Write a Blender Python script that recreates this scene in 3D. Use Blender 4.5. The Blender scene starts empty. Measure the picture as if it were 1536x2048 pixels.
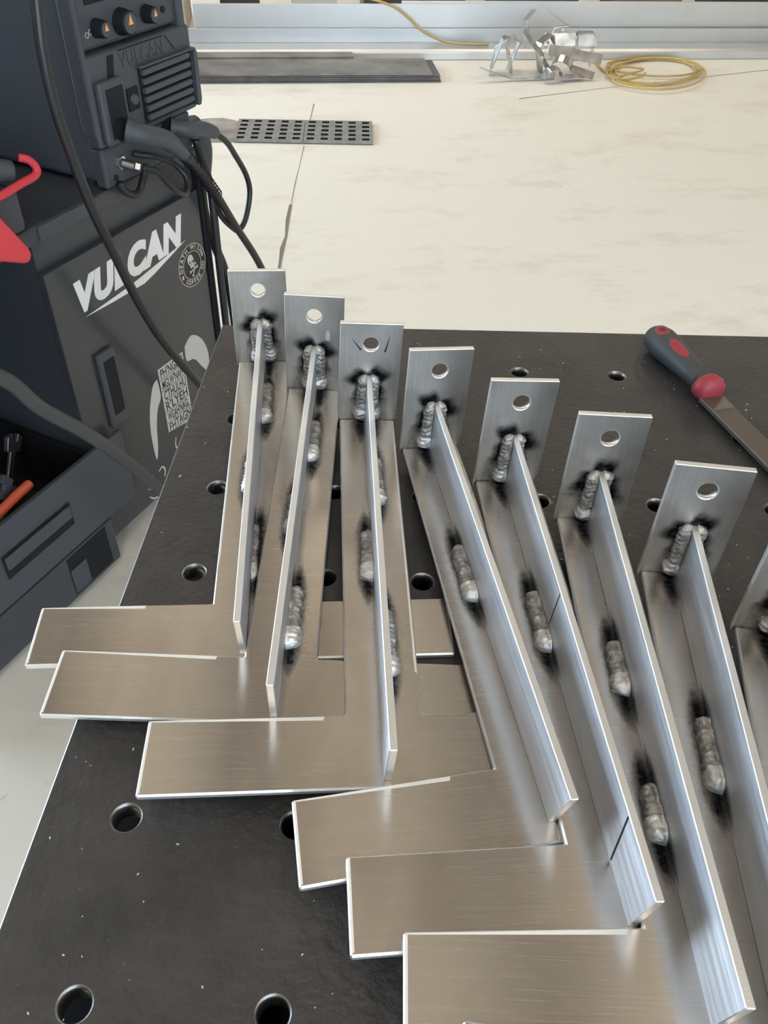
import bpy, bmesh, math, random
from mathutils import Vector, Matrix, Euler, noise
SC = bpy.context.scene
COL = SC.collection
PI = math.pi
TZ = 0.90                                   # table top height
# ------------------------------------------------------------------ camera
cam = bpy.data.cameras.new('camera'); camo = bpy.data.objects.new('camera', cam); COL.objects.link(camo)
camo.location = (0.1511, -0.1434, 0.4787 + TZ); camo.rotation_euler = (0.833, -0.0249, 0.0336)
cam.sensor_fit = 'VERTICAL'; cam.sensor_height = 36.0; cam.lens = 1681.4 * 36.0 / 2048.0
cam.clip_start = 0.02; cam.clip_end = 200
SC.camera = camo
# ------------------------------------------------------------------ sky and exposure
SKY = 7.0
world = bpy.data.worlds.new('overcast_sky'); SC.world = world; world.use_nodes = True
bg = world.node_tree.nodes['Background']; bg.inputs[0].default_value = (0.62, 0.80, 1.0, 1); bg.inputs[1].default_value = SKY
LAMP = 18.0
LAMP_COLOR = (1.0, 0.90, 0.76)
SC.view_settings.view_transform = 'Standard'; SC.view_settings.look = 'None'
SC.view_settings.gamma = 1.0; SC.view_settings.use_curve_mapping = False
SC.view_settings.exposure = 0.12
SC.cycles.use_denoising = True
SC.cycles.use_adaptive_sampling = True; SC.cycles.adaptive_threshold = 0.025
SC.cycles.max_bounces = 7; SC.cycles.diffuse_bounces = 4; SC.cycles.glossy_bounces = 4
SC.cycles.sample_clamp_indirect = 6.0
SC.cycles.caustics_reflective = False; SC.cycles.caustics_refractive = False
RNG = random.Random(7)
# ------------------------------------------------------------------ materials
def new_mat(name):
    m = bpy.data.materials.new(name); m.use_nodes = True
    nt = m.node_tree; return m, nt, nt.nodes['Principled BSDF'], nt.nodes, nt.links
def mat(name, col, rough=0.5, metal=0.0, bump=0.0, bscale=200, var=0.0, vscale=20, spec=0.5, coat=0.0):
    m, nt, b, N, L = new_mat(name)
    b.inputs['Base Color'].default_value = (*col, 1); b.inputs['Roughness'].default_value = rough
    b.inputs['Metallic'].default_value = metal; b.inputs['Specular IOR Level'].default_value = spec
    b.inputs['Coat Weight'].default_value = coat
    tc = N.new('ShaderNodeTexCoord')
    if var:
        n = N.new('ShaderNodeTexNoise'); n.inputs['Scale'].default_value = vscale; n.inputs['Detail'].default_value = 5
        L.new(tc.outputs['Object'], n.inputs['Vector'])
        r = N.new('ShaderNodeValToRGB'); r.color_ramp.elements[0].position = 0.3; r.color_ramp.elements[1].position = 0.7
        r.color_ramp.elements[0].color = (*[c * (1 - var) for c in col], 1); r.color_ramp.elements[1].color = (*[min(1, c * (1 + var)) for c in col], 1)
        L.new(n.outputs['Fac'], r.inputs['Fac']); L.new(r.outputs['Color'], b.inputs['Base Color'])
    if bump:
        n2 = N.new('ShaderNodeTexNoise'); n2.inputs['Scale'].default_value = bscale; n2.inputs['Detail'].default_value = 3
        L.new(tc.outputs['Object'], n2.inputs['Vector'])
        bp = N.new('ShaderNodeBump'); bp.inputs['Strength'].default_value = bump; bp.inputs['Distance'].default_value = 0.001
        L.new(n2.outputs['Fac'], bp.inputs['Height']); L.new(bp.outputs['Normal'], b.inputs['Normal'])
    return m
def brushed(name, lo, hi, rough, stretch, soot=None, rvar=0.12, bump=0.12, patch=0.25, patchcol=(0.35, 0.31, 0.27), aniso=0.75, pscale=(22, 22, 22)):
    """mill-finish aluminium: fine streaks along one axis, soft cloudy patches, weld soot from the 'soot' attribute"""
    m, nt, b, N, L = new_mat(name)
    b.inputs['Metallic'].default_value = 1.0
    tc = N.new('ShaderNodeTexCoord'); mp = N.new('ShaderNodeMapping'); mp.inputs['Scale'].default_value = stretch
    L.new(tc.outputs['Object'], mp.inputs['Vector'])
    n = N.new('ShaderNodeTexNoise'); n.inputs['Scale'].default_value = 1.0; n.inputs['Detail'].default_value = 6; n.inputs['Roughness'].default_value = 0.65
    L.new(mp.outputs['Vector'], n.inputs['Vector'])
    r = N.new('ShaderNodeValToRGB'); r.color_ramp.elements[0].position = 0.25; r.color_ramp.elements[1].position = 0.75
    r.color_ramp.elements[0].color = (*lo, 1); r.color_ramp.elements[1].color = (*hi, 1)
    L.new(n.outputs['Fac'], r.inputs['Fac'])
    n2 = N.new('ShaderNodeTexNoise'); n2.inputs['Scale'].default_value = 1; n2.inputs['Detail'].default_value = 4
    oi = N.new('ShaderNodeObjectInfo'); va = N.new('ShaderNodeVectorMath'); va.operation = 'ADD'
    mp2 = N.new('ShaderNodeMapping'); mp2.inputs['Scale'].default_value = pscale; L.new(tc.outputs['Object'], va.inputs[0]); L.new(oi.outputs['Random'], va.inputs[1]); L.new(va.outputs[0], mp2.inputs['Vector']); L.new(mp2.outputs['Vector'], n2.inputs['Vector'])
    r2 = N.new('ShaderNodeMapRange'); r2.inputs[1].default_value = 0.46; r2.inputs[2].default_value = 0.66; r2.inputs[3].default_value = 0; r2.inputs[4].default_value = patch
    L.new(n2.outputs['Fac'], r2.inputs[0])
    mx = N.new('ShaderNodeMix'); mx.data_type = 'RGBA'
    L.new(r2.outputs[0], mx.inputs['Factor']); L.new(r.outputs['Color'], mx.inputs['A']); mx.inputs['B'].default_value = (*patchcol, 1)
    rr = N.new('ShaderNodeMapRange'); rr.inputs[1].default_value = 0.3; rr.inputs[2].default_value = 0.7
    rr.inputs[3].default_value = rough - rvar / 2; rr.inputs[4].default_value = rough + rvar / 2
    L.new(n.outputs['Fac'], rr.inputs[0])
    at = N.new('ShaderNodeAttribute'); at.attribute_name = 'soot'
    n3 = N.new('ShaderNodeTexNoise'); n3.inputs['Scale'].default_value = 260; n3.inputs['Detail'].default_value = 4
    L.new(tc.outputs['Object'], n3.inputs['Vector'])
    ms = N.new('ShaderNodeMath'); ms.operation = 'MULTIPLY_ADD'; ms.inputs[1].default_value = 0.55; ms.inputs[2].default_value = -0.27
    L.new(n3.outputs['Fac'], ms.inputs[0])
    ad = N.new('ShaderNodeMath'); ad.operation = 'ADD'; ad.use_clamp = True
    L.new(at.outputs['Fac'], ad.inputs[0]); L.new(ms.outputs[0], ad.inputs[1])
    mu = N.new('ShaderNodeMath'); mu.operation = 'MULTIPLY'; mu.use_clamp = True
    sg = N.new('ShaderNodeMapRange'); sg.inputs[1].default_value = 0.0; sg.inputs[2].default_value = 0.45
    L.new(at.outputs['Fac'], sg.inputs[0]); L.new(ad.outputs[0], mu.inputs[0]); L.new(sg.outputs[0], mu.inputs[1])
    mx2 = N.new('ShaderNodeMix'); mx2.data_type = 'RGBA'
    L.new(mu.outputs[0], mx2.inputs['Factor']); L.new(mx.outputs['Result'], mx2.inputs['A']); mx2.inputs['B'].default_value = (0.012, 0.014, 0.02, 1)
    L.new(mx2.outputs['Result'], b.inputs['Base Color'])
    mr = N.new('ShaderNodeMix'); mr.data_type = 'FLOAT'
    L.new(mu.outputs[0], mr.inputs[0]); L.new(rr.outputs[0], mr.inputs[2]); mr.inputs[3].default_value = 0.5
    L.new(mr.outputs[0], b.inputs['Roughness'])
    tg = N.new('ShaderNodeTangent'); tg.direction_type = 'UV_MAP'; tg.uv_map = 'grain'
    L.new(tg.outputs['Tangent'], b.inputs['Tangent']); b.inputs['Anisotropic'].default_value = aniso; b.inputs['Anisotropic Rotation'].default_value = 0.25
    bp = N.new('ShaderNodeBump'); bp.inputs['Strength'].default_value = bump; bp.inputs['Distance'].default_value = 0.0004
    L.new(n.outputs['Fac'], bp.inputs['Height']); L.new(bp.outputs['Normal'], b.inputs['Normal'])
    return m
M = {}
M['plate'] = brushed('mill_aluminium_plate', (0.525, 0.472, 0.418), (0.60, 0.542, 0.482), 0.26, (14, 1800, 1800), patch=0.75, patchcol=(0.40, 0.35, 0.31), bump=0.012, rvar=0.04, aniso=0.8, pscale=(14, 4.5, 4.5))
M['fin'] = brushed('mill_aluminium_fin', (0.66, 0.68, 0.715), (0.80, 0.83, 0.87), 0.42, (900, 12, 260), patch=0.3, patchcol=(0.55, 0.56, 0.58))
M['tab'] = brushed('dull_aluminium_tab', (0.56, 0.57, 0.565), (0.76, 0.77, 0.765), 0.46, (420, 900, 25), patch=0.6, patchcol=(0.44, 0.44, 0.43), bump=0.2)
M['cut'] = mat('bright_cut_aluminium', (0.82, 0.81, 0.79), 0.42, 0.85, bump=0.25, bscale=900)
M['ground'] = mat('ground_aluminium_edge', (0.86, 0.85, 0.82), 0.6, 0.25, bump=0.3, bscale=900)
M['hole'] = mat('drilled_aluminium', (0.85, 0.85, 0.84), 0.3, 1.0)
M['weld'] = mat('weld_aluminium', (0.40, 0.385, 0.365), 0.52, 0.85, bump=0.9, bscale=420, var=0.5, vscale=150)
M['toe'] = mat('weld_toe_aluminium', (0.72, 0.71, 0.69), 0.50, 0.8, bump=0.6, bscale=300, var=0.15, vscale=150)
M['spring'] = mat('black_spring', (0.05, 0.05, 0.055), 0.25, 0.8)
M['chrome'] = mat('chrome', (0.8, 0.8, 0.8), 0.18, 1.0)
def table_mat():
    m, nt, b, N, L = new_mat('black_mill_scale_steel')
    tc = N.new('ShaderNodeTexCoord')
    n = N.new('ShaderNodeTexNoise'); n.inputs['Scale'].default_value = 14; n.inputs['Detail'].default_value = 8; n.inputs['Roughness'].default_value = 0.7
    L.new(tc.outputs['Object'], n.inputs['Vector'])
    r = N.new('ShaderNodeValToRGB'); e = r.color_ramp.elements
    e[0].position = 0.3; e[0].color = (0.033, 0.032, 0.032, 1); e[1].position = 0.75; e[1].color = (0.072, 0.066, 0.062, 1)
    L.new(n.outputs['Fac'], r.inputs['Fac'])
    s = N.new('ShaderNodeTexNoise'); s.inputs['Scale'].default_value = 420; s.inputs['Detail'].default_value = 2
    L.new(tc.outputs['Object'], s.inputs['Vector'])
    sr = N.new('ShaderNodeMapRange'); sr.inputs[1].default_value = 0.70; sr.inputs[2].default_value = 0.78; sr.inputs[4].default_value = 0.55
    L.new(s.outputs['Fac'], sr.inputs[0])
    mx = N.new('ShaderNodeMix'); mx.data_type = 'RGBA'; L.new(sr.outputs[0], mx.inputs['Factor']); L.new(r.outputs['Color'], mx.inputs['A'])
    mx.inputs['B'].default_value = (0.22, 0.21, 0.2, 1)
    L.new(mx.outputs['Result'], b.inputs['Base Color'])
    b.inputs['Roughness'].default_value = 0.44; b.inputs['Metallic'].default_value = 0.25
    n2 = N.new('ShaderNodeTexNoise'); n2.inputs['Scale'].default_value = 170; n2.inputs['Detail'].default_value = 6
    L.new(tc.outputs['Object'], n2.inputs['Vector'])
    bp = N.new('ShaderNodeBump'); bp.inputs['Strength'].default_value = 0.8; bp.inputs['Distance'].default_value = 0.0016
    L.new(n2.outputs['Fac'], bp.inputs['Height']); L.new(bp.outputs['Normal'], b.inputs['Normal'])
    return m
M['table'] = table_mat()
M['table_edge'] = mat('worn_steel_edge', (0.55, 0.55, 0.54), 0.35, 1.0)
M['bore'] = mat('bored_steel', (0.30, 0.29, 0.275), 0.36, 1.0)
def floor_mat():
    m, nt, b, N, L = new_mat('cream_painted_concrete')
    tc = N.new('ShaderNodeTexCoord')
    mp = N.new('ShaderNodeMapping'); mp.inputs['Scale'].default_value = (0.8, 1.5, 1)
    L.new(tc.outputs['Object'], mp.inputs['Vector'])
    n = N.new('ShaderNodeTexNoise'); n.inputs['Scale'].default_value = 2.2; n.inputs['Detail'].default_value = 9; n.inputs['Roughness'].default_value = 0.72
    L.new(mp.outputs['Vector'], n.inputs['Vector'])
    r = N.new('ShaderNodeValToRGB'); e = r.color_ramp.elements
    e[0].position = 0.52; e[0].color = (0.84, 0.79, 0.685, 1); e[1].position = 0.85; e[1].color = (0.60, 0.50, 0.40, 1)
    L.new(n.outputs['Fac'], r.inputs['Fac'])
    s = N.new('ShaderNodeTexNoise'); s.inputs['Scale'].default_value = 30; s.inputs['Detail'].default_value = 3
    L.new(tc.outputs['Object'], s.inputs['Vector'])
    sr = N.new('ShaderNodeMapRange'); sr.inputs[1].default_value = 0.70; sr.inputs[2].default_value = 0.8; sr.inputs[4].default_value = 0.4
    L.new(s.outputs['Fac'], sr.inputs[0])
    mx = N.new('ShaderNodeMix'); mx.data_type = 'RGBA'; L.new(sr.outputs[0], mx.inputs['Factor']); L.new(r.outputs['Color'], mx.inputs['A'])
    mx.inputs['B'].default_value = (0.45, 0.38, 0.30, 1)
    L.new(mx.outputs['Result'], b.inputs['Base Color']); b.inputs['Roughness'].default_value = 0.42
    return m
M['floor'] = floor_mat()
M['joint'] = mat('dark_floor_joint', (0.22, 0.19, 0.15), 0.9)
M['concrete'] = mat('bare_brown_concrete', (0.30, 0.26, 0.22), 0.85, var=0.35, vscale=9, bump=0.5, bscale=60)
M['wall'] = mat('warm_white_wall', (0.62, 0.57, 0.50), 0.8)
M['wallgrey'] = mat('taupe_wall', (0.36, 0.32, 0.28), 0.8)
M['ceiling'] = mat('pale_board_ceiling', (0.66, 0.54, 0.42), 0.8)
M['beam'] = mat('dark_reflection_beam', (0.13, 0.105, 0.085), 0.8)
M['grate'] = mat('grey_cast_grate', (0.30, 0.295, 0.28), 0.55, 0.6, var=0.2, vscale=30)
M['slot_shade'] = mat('drain_shade_black', (0.02, 0.018, 0.016), 0.9)
M['hr'] = mat('hot_rolled_steel', (0.24, 0.215, 0.19), 0.45, 0.6, var=0.35, vscale=6)
M['hr2'] = mat('dark_hot_rolled_steel', (0.13, 0.125, 0.125), 0.5, 0.6, var=0.3, vscale=8)
M['alu'] = mat('stock_aluminium', (0.62, 0.61, 0.585), 0.40, 0.75, var=0.07, vscale=2)
M['alu2'] = mat('shiny_scrap_aluminium', (0.60, 0.60, 0.60), 0.24, 1.0, var=0.35, vscale=14)
M['cord_yellow'] = mat('yellow_cord', (0.52, 0.37, 0.12), 0.5)
M['blk'] = mat('black_powder_coat', (0.045, 0.048, 0.055), 0.34, spec=0.5, bump=0.05, bscale=800)
M['blk_panel'] = mat('glossy_black_panel', (0.042, 0.045, 0.052), 0.24, spec=0.6)
M['plastic'] = mat('charcoal_plastic', (0.058, 0.062, 0.072), 0.5, spec=0.45, bump=0.12, bscale=1500)
M['plastic2'] = mat('deep_black_plastic', (0.012, 0.013, 0.016), 0.55, spec=0.2)
M['rubber'] = mat('black_cable_rubber', (0.016, 0.017, 0.019), 0.36, spec=0.5)
M['rubber_grey'] = mat('dusty_hose_rubber', (0.055, 0.057, 0.058), 0.5)
M['decal'] = mat('white_decal', (0.80, 0.79, 0.78), 0.45)
M['decal_grey'] = mat('pale_grey_decal', (0.55, 0.55, 0.52), 0.5)
M['decal_black'] = mat('black_decal', (0.015, 0.015, 0.016), 0.45)
M['decal_pink'] = mat('dusty_pink_decal_ring', (0.52, 0.34, 0.30), 0.5)
M['orange'] = mat('orange_pointer', (0.85, 0.36, 0.12), 0.5)
M['red'] = mat('red_rubber', (0.62, 0.045, 0.06), 0.5)
M['tool_orange'] = mat('orange_grip', (0.72, 0.13, 0.06), 0.45)
M['grip'] = mat('dark_grey_grip', (0.05, 0.056, 0.058), 0.55, bump=0.1, bscale=700)
M['grip_red'] = mat('dusty_red_grip', (0.33, 0.035, 0.05), 0.5)
M['grip_red_shade'] = mat('shaded_red_grip', (0.10, 0.012, 0.018), 0.5)
M['file'] = mat('file_steel', (0.19, 0.165, 0.145), 0.42, 0.9, bump=0.4, bscale=1600)
M['toolsteel'] = mat('tool_steel', (0.22, 0.21, 0.20), 0.4, 0.9)
M['brown'] = mat('brown_timber', (0.20, 0.14, 0.10), 0.75, var=0.3, vscale=5)
M['card'] = mat('taupe_carton', (0.50, 0.44, 0.38), 0.8)
M['glass'] = mat('dark_display_glass', (0.02, 0.025, 0.03), 0.12)
m, nt, b, N, L = new_mat('fill_lamp_diffuser')
b.inputs['Base Color'].default_value = (0.8, 0.8, 0.8, 1); b.inputs['Emission Color'].default_value = (*LAMP_COLOR, 1); b.inputs['Emission Strength'].default_value = LAMP
M['lamp'] = m
# ------------------------------------------------------------------ builders
def link(o, parent=None):
    COL.objects.link(o)
    if parent is not None: o.parent = parent
    return o
def tag(o, label=None, cat=None, group=None, kind=None):
    if label: o['label'] = label
    if cat: o['category'] = cat
    if group: o['group'] = group
    if kind: o['kind'] = kind
    return o
def thing(name, label, cat, loc=(0, 0, 0), rot=(0, 0, 0), group=None):
    o = bpy.data.objects.new(name, None); o.empty_display_size = 0.05; o.location = loc; o.rotation_euler = rot
    link(o); return tag(o, label, cat, group)
def data(name, bm, mats, smooth=False):
    me = bpy.data.meshes.new(name); bm.normal_update(); bm.to_mesh(me); bm.free()
    for k in (mats if isinstance(mats, (list, tuple)) else [mats]): me.materials.append(M[k])
    if smooth: me.polygons.foreach_set('use_smooth', [True] * len(me.polygons))
    return me
def obj(name, bm, mats, parent=None, loc=(0, 0, 0), rot=(0, 0, 0), smooth=False, bevel=0, seg=2, bmat=-1):
    o = bpy.data.objects.new(name, data(name, bm, mats, smooth)); o.location = loc; o.rotation_euler = rot
    if bevel:
        md = o.modifiers.new('bevel', 'BEVEL'); md.width = bevel; md.segments = seg; md.limit_method = 'ANGLE'; md.angle_limit = math.radians(40); md.material = bmat
    return link(o, parent)
def struct(name, bm, mats, **k):
    return tag(obj(name, bm, mats, **k), kind='structure')
def bx(bm, x0, x1, y0, y1, z0, z1, mi=0):
    v = [bm.verts.new(p) for p in ((x0, y0, z0), (x1, y0, z0), (x1, y1, z0), (x0, y1, z0), (x0, y0, z1), (x1, y0, z1), (x1, y1, z1), (x0, y1, z1))]
    for f in ((0, 3, 2, 1), (4, 5, 6, 7), (0, 1, 5, 4), (1, 2, 6, 5), (2, 3, 7, 6), (3, 0, 4, 7)):
        bm.faces.new([v[i] for i in f]).material_index = mi
    return bm
def box(x0, x1, y0, y1, z0, z1): return bx(bmesh.new(), x0, x1, y0, y1, z0, z1)
def prism(bm, poly, w0, w1, ax='y', mi=0):
    """closed polygon (p,q) extruded; ax='y': (x,z) along y, 'z': (x,y) along z, 'x': (y,z) along x"""
    def P(p, w): return {'y': (p[0], w, p[1]), 'z': (p[0], p[1], w), 'x': (w, p[0], p[1])}[ax]
    a = [bm.verts.new(P(p, w0)) for p in poly]; c = [bm.verts.new(P(p, w1)) for p in poly]; n = len(poly)
    fs = [bm.faces.new(a), bm.faces.new(c)] + [bm.faces.new((a[i], a[(i + 1) % n], c[(i + 1) % n], c[i])) for i in range(n)]
    for f in fs: f.material_index = mi
    bmesh.ops.recalc_face_normals(bm, faces=fs)
    return bm
def catmull(pts, sub=8):
    P = [Vector(p) for p in pts]
    if len(P) < 3: return P
    out = []
    for i in range(len(P) - 1):
        p0 = P[max(i - 1, 0)]; p1 = P[i]; p2 = P[i + 1]; p3 = P[min(i + 2, len(P) - 1)]
        for k in range(sub):
            t = k / sub
            out.append(0.5 * ((2 * p1) + (p2 - p0) * t + (2 * p0 - 5 * p1 + 4 * p2 - p3) * t * t + (3 * p1 - p0 - 3 * p2 + p3) * t ** 3))
    out.append(P[-1]); return out
def sweep(bm, pts, rad, n=10, mi=0, cap=True):
    """tube along a polyline; rad is a number or a list per point"""
    R = rad if isinstance(rad, (list, tuple)) else [rad] * len(pts)
    t = (pts[1] - pts[0]).normalized(); up = Vector((0, 0, 1)) if abs(t.z) < 0.9 else Vector((1, 0, 0))
    u = t.cross(up).normalized(); rings = []
    for i, p in enumerate(pts):
        t = (pts[min(i + 1, len(pts) - 1)] - pts[max(i - 1, 0)]).normalized()
        u = (u - t * u.dot(t)).normalized(); w = t.cross(u)
        rings.append([bm.verts.new(p + (u * math.cos(a) + w * math.sin(a)) * R[i]) for a in (2 * PI * k / n for k in range(n))])
    fs = []
    for a, c in zip(rings, rings[1:]):
        for k in range(n): fs.append(bm.faces.new((a[k], a[(k + 1) % n], c[(k + 1) % n], c[k])))
    if cap: fs.append(bm.faces.new(rings[0][::-1])); fs.append(bm.faces.new(rings[-1]))
    for f in fs: f.material_index = mi
    return bm
def tube(pts, rad, n=10, sub=8): return sweep(bmesh.new(), catmull(pts, sub), rad, n)
def cyl(bm, c, axis, r0, r1, h, n=24, mi=0):
    a = Vector(axis).normalized(); return sweep(bm, [Vector(c), Vector(c) + a * h], [r0, r1], n, mi)
def ring_cell(bm, X0, X1, Y0, Y1, cx, cy, r, rc, z, zc, zb, n=24):
    """a rectangular piece of plate with a round chamfered hole; returns nothing (faces added)"""
    angs = [2 * PI * k / n for k in range(n)]
    outer = []
    for a in angs:
        dx, dy = math.cos(a), math.sin(a); s = 1e9
        if dx > 1e-9: s = min(s, (X1 - cx) / dx)
        if dx < -1e-9: s = min(s, (X0 - cx) / dx)
        if dy > 1e-9: s = min(s, (Y1 - cy) / dy)
        if dy < -1e-9: s = min(s, (Y0 - cy) / dy)
        outer.append((cx + dx * s, cy + dy * s))
    corners = [(X1, Y1), (X0, Y1), (X0, Y0), (X1, Y0)]
    def loop(rr, zz): return [bm.verts.new((cx + rr * math.cos(a), cy + rr * math.sin(a), zz)) for a in angs]
    T = [bm.verts.new((p[0], p[1], z)) for p in outer]; Bt = [bm.verts.new((p[0], p[1], zb)) for p in outer]
    C1 = loop(rc, z); C2 = loop(r, zc); C3 = loop(r, zb)
    for k in range(n):
        j = (k + 1) % n
        cor = None
        for q in corners:
            aq = math.atan2(q[1] - cy, q[0] - cx) % (2 * PI); a0 = angs[k]; a1 = angs[k] + 2 * PI / n
            if a0 + 1e-6 < aq < a1 - 1e-6: cor = q
        if cor is None:
            bm.faces.new((C1[k], T[k], T[j], C1[j])); bm.faces.new((C3[j], Bt[j], Bt[k], C3[k]))
        else:
            v = bm.verts.new((cor[0], cor[1], z)); w = bm.verts.new((cor[0], cor[1], zb))
            bm.faces.new((C1[k], T[k], v, T[j], C1[j])); bm.faces.new((C3[j], Bt[j], w, Bt[k], C3[k]))
        f = bm.faces.new((C2[k], C1[k], C1[j], C2[j])); f.material_index = 1; f.smooth = True
        f = bm.faces.new((C3[k], C2[k], C2[j], C3[j])); f.material_index = 1; f.smooth = True
def text_bm(s, size, mi=0, depth=0.0, shear=0.0, fat=0.0, spacing=1.0, align='CENTER'):
    cu = bpy.data.curves.new('t', 'FONT'); cu.body = s; cu.size = size; cu.extrude = depth; cu.shear = shear; cu.offset = fat
    cu.space_character = spacing; cu.align_x = align; cu.align_y = 'CENTER'; cu.resolution_u = 4
    o = bpy.data.objects.new('t', cu); COL.objects.link(o)
    dg = bpy.context.evaluated_depsgraph_get(); me = o.evaluated_get(dg).to_mesh()
    bm = bmesh.new(); bm.from_mesh(me); o.evaluated_get(dg).to_mesh_clear()
    bpy.data.objects.remove(o); bpy.data.curves.remove(cu)
    for f in bm.faces: f.material_index = mi
    return bm
def merge(dst, src, mtx):
    src.transform(mtx); me = bpy.data.meshes.new('m'); src.to_mesh(me); src.free(); dst.from_mesh(me); bpy.data.meshes.remove(me); return dst
# ------------------------------------------------------------------ the room (turned 8.3 degrees against the table)
RY = math.radians(8.3)
RC, RS = math.cos(RY), math.sin(RY)
def rm(x, y, z=0.0): return (x * RC - y * RS, x * RS + y * RC, z)
RROT = (0, 0, RY)
X0, X1, Y0, Y1, ZC = -4.6, 6.0, -4.5, 8.6, 4.2
floor = struct('floor', box(X0 - .2, X1 + .2, Y0 - .2, Y1 + .2, -0.15, 0.0), 'floor', rot=RROT)
# drain pit is a dark plate standing in for the shade below the grates
struct('ceiling', box(X0, X1, Y0, Y1, ZC, ZC + 0.1), 'ceiling', rot=RROT)
def holed_wall(name, axis, pos, th, a0, a1, openings, m):
    """wall along axis with rectangular openings (from the floor) (lo, hi, z0, z1)"""
    bm = bmesh.new(); cur = a0
    def seg(lo, hi, z0, z1):
        if hi - lo < 1e-4 or z1 - z0 < 1e-4: return
        if axis == 'y': bx(bm, min(pos, pos + th), max(pos, pos + th), lo, hi, z0, z1)
        else: bx(bm, lo, hi, min(pos, pos + th), max(pos, pos + th), z0, z1)
    for lo, hi, z0, z1 in openings:
        seg(cur, lo, 0, ZC); seg(lo, hi, 0, z0); seg(lo, hi, z1, ZC); cur = hi
    seg(cur, a1, 0, ZC)
    return struct(name, bm, m, rot=RROT)
holed_wall('wall_left', 'y', X0, -0.2, Y0, Y1, [(1.2, 7.6, 0.0, 3.6)], 'wall')
holed_wall('wall_right', 'y', X1, 0.2, Y0, Y1, [], 'wall')
holed_wall('wall_back', 'x', Y1, 0.2, X0, X1, [], 'wallgrey')
holed_wall('wall_front', 'x', Y0, -0.2, X0, X1, [(-0.8, 4.0, 0.0, 3.4)], 'wall')
for i, x in enumerate([-3.6, -2.4, -1.2, 0.0, 1.2, 2.4, 3.6, 4.8]):
    struct('trim_%d' % (i + 1), box(x - 0.15, x + 0.15, Y0, Y1, ZC - 0.22, ZC), 'beam', rot=RROT)  # unseen beams added wide enough to reflect as dark bands in the plates
# unseen fill lamps: two rows added to brighten floor and plates
def lamp(x, y):
    if y > 3: where = 'above the steel bars, ' + {-2.6: 'nearest the open side doorway', -1.0: 'second from the side doorway', 0.6: 'in the middle of its row', 2.2: 'second from the blank wall', 3.8: 'nearest the blank wall'}[x]
    else: where = 'over the welding table row, ' + {-0.2: 'nearest the open side doorway', 1.4: 'in the middle', 3.0: 'nearest the blank wall'}[x]
    t = thing('fill_lamp', 'added unseen fill lamp ' + where, 'lamp', rm(x, y, ZC - 0.30), RROT, 'added fill lamps')
    obj('housing', box(-0.14, 0.14, -0.75, 0.75, 0.02, 0.08), 'decal', t)
    obj('diffuser', box(-0.12, 0.12, -0.72, 0.72, 0.0, 0.02), 'lamp', t)
    for sy in (-0.6, 0.6): obj('hanger', box(-0.01, 0.01, sy - 0.01, sy + 0.01, 0.08, 0.30), 'blk', t)
for x in (-2.6, -1.0, 0.6, 2.2, 3.8): lamp(x, 5.9)
for x in (-0.2, 1.4, 3.0): lamp(x, -1.3)
# floor joint and the bare concrete patch by the drain: pieces of the floor
def strip(name, pts, w, m, z=0.0012):
    bm = bmesh.new(); prev = None
    for i, p in enumerate(pts):
        q = pts[min(i + 1, len(pts) - 1)]; o = pts[max(i - 1, 0)]
        d = Vector((q[0] - o[0], q[1] - o[1])).normalized(); nrm = Vector((-d.y, d.x)); ww = w * RNG.uniform(0.5, 1.3) / 2
        a = bm.verts.new((p[0] + nrm.x * ww, p[1] + nrm.y * ww, z)); c = bm.verts.new((p[0] - nrm.x * ww, p[1] - nrm.y * ww, z))
        if prev: bm.faces.new((prev[0], prev[1], c, a))
        prev = (a, c)
    bmesh.ops.recalc_face_normals(bm, faces=bm.faces)
    return obj(name, bm, m, floor, rot=(0, 0, -RY))
cr = [(-0.27, 2.2), (-0.275, 2.5), (-0.283, 2.68), (-0.29, 2.8), (-0.288, 2.9), (-0.30, 3.05), (-0.305, 3.2), (-0.312, 3.42), (-0.315, 3.6), (-0.322, 3.88)]
strip('floor_crack', cr[1:7], 0.016, 'joint'); strip('floor_crack', cr[6:], 0.004, 'joint')
strip('floor_crack', [(-0.33, 4.24), (-0.332, 4.34), (-0.335, 4.5)], 0.006, 'joint')
strip('floor_joint', [(0.75, 4.72), (1.2, 4.95), (1.6, 5.14), (2.2, 5.42), (2.6, 5.6)], 0.006, 'joint')
pz = [(-0.66, 3.885), (-0.66, 4.17), (-0.70, 4.20), (-0.76, 4.225), (-0.82, 4.215), (-0.87, 4.19), (-0.95, 4.21), (-1.10, 4.17), (-1.12, 3.90), (-0.9, 3.87)]
obj('bare_patch', prism(bmesh.new(), pz, 0.0004, 0.002, 'z'), 'concrete', floor, rot=(0, 0, -RY))
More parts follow.
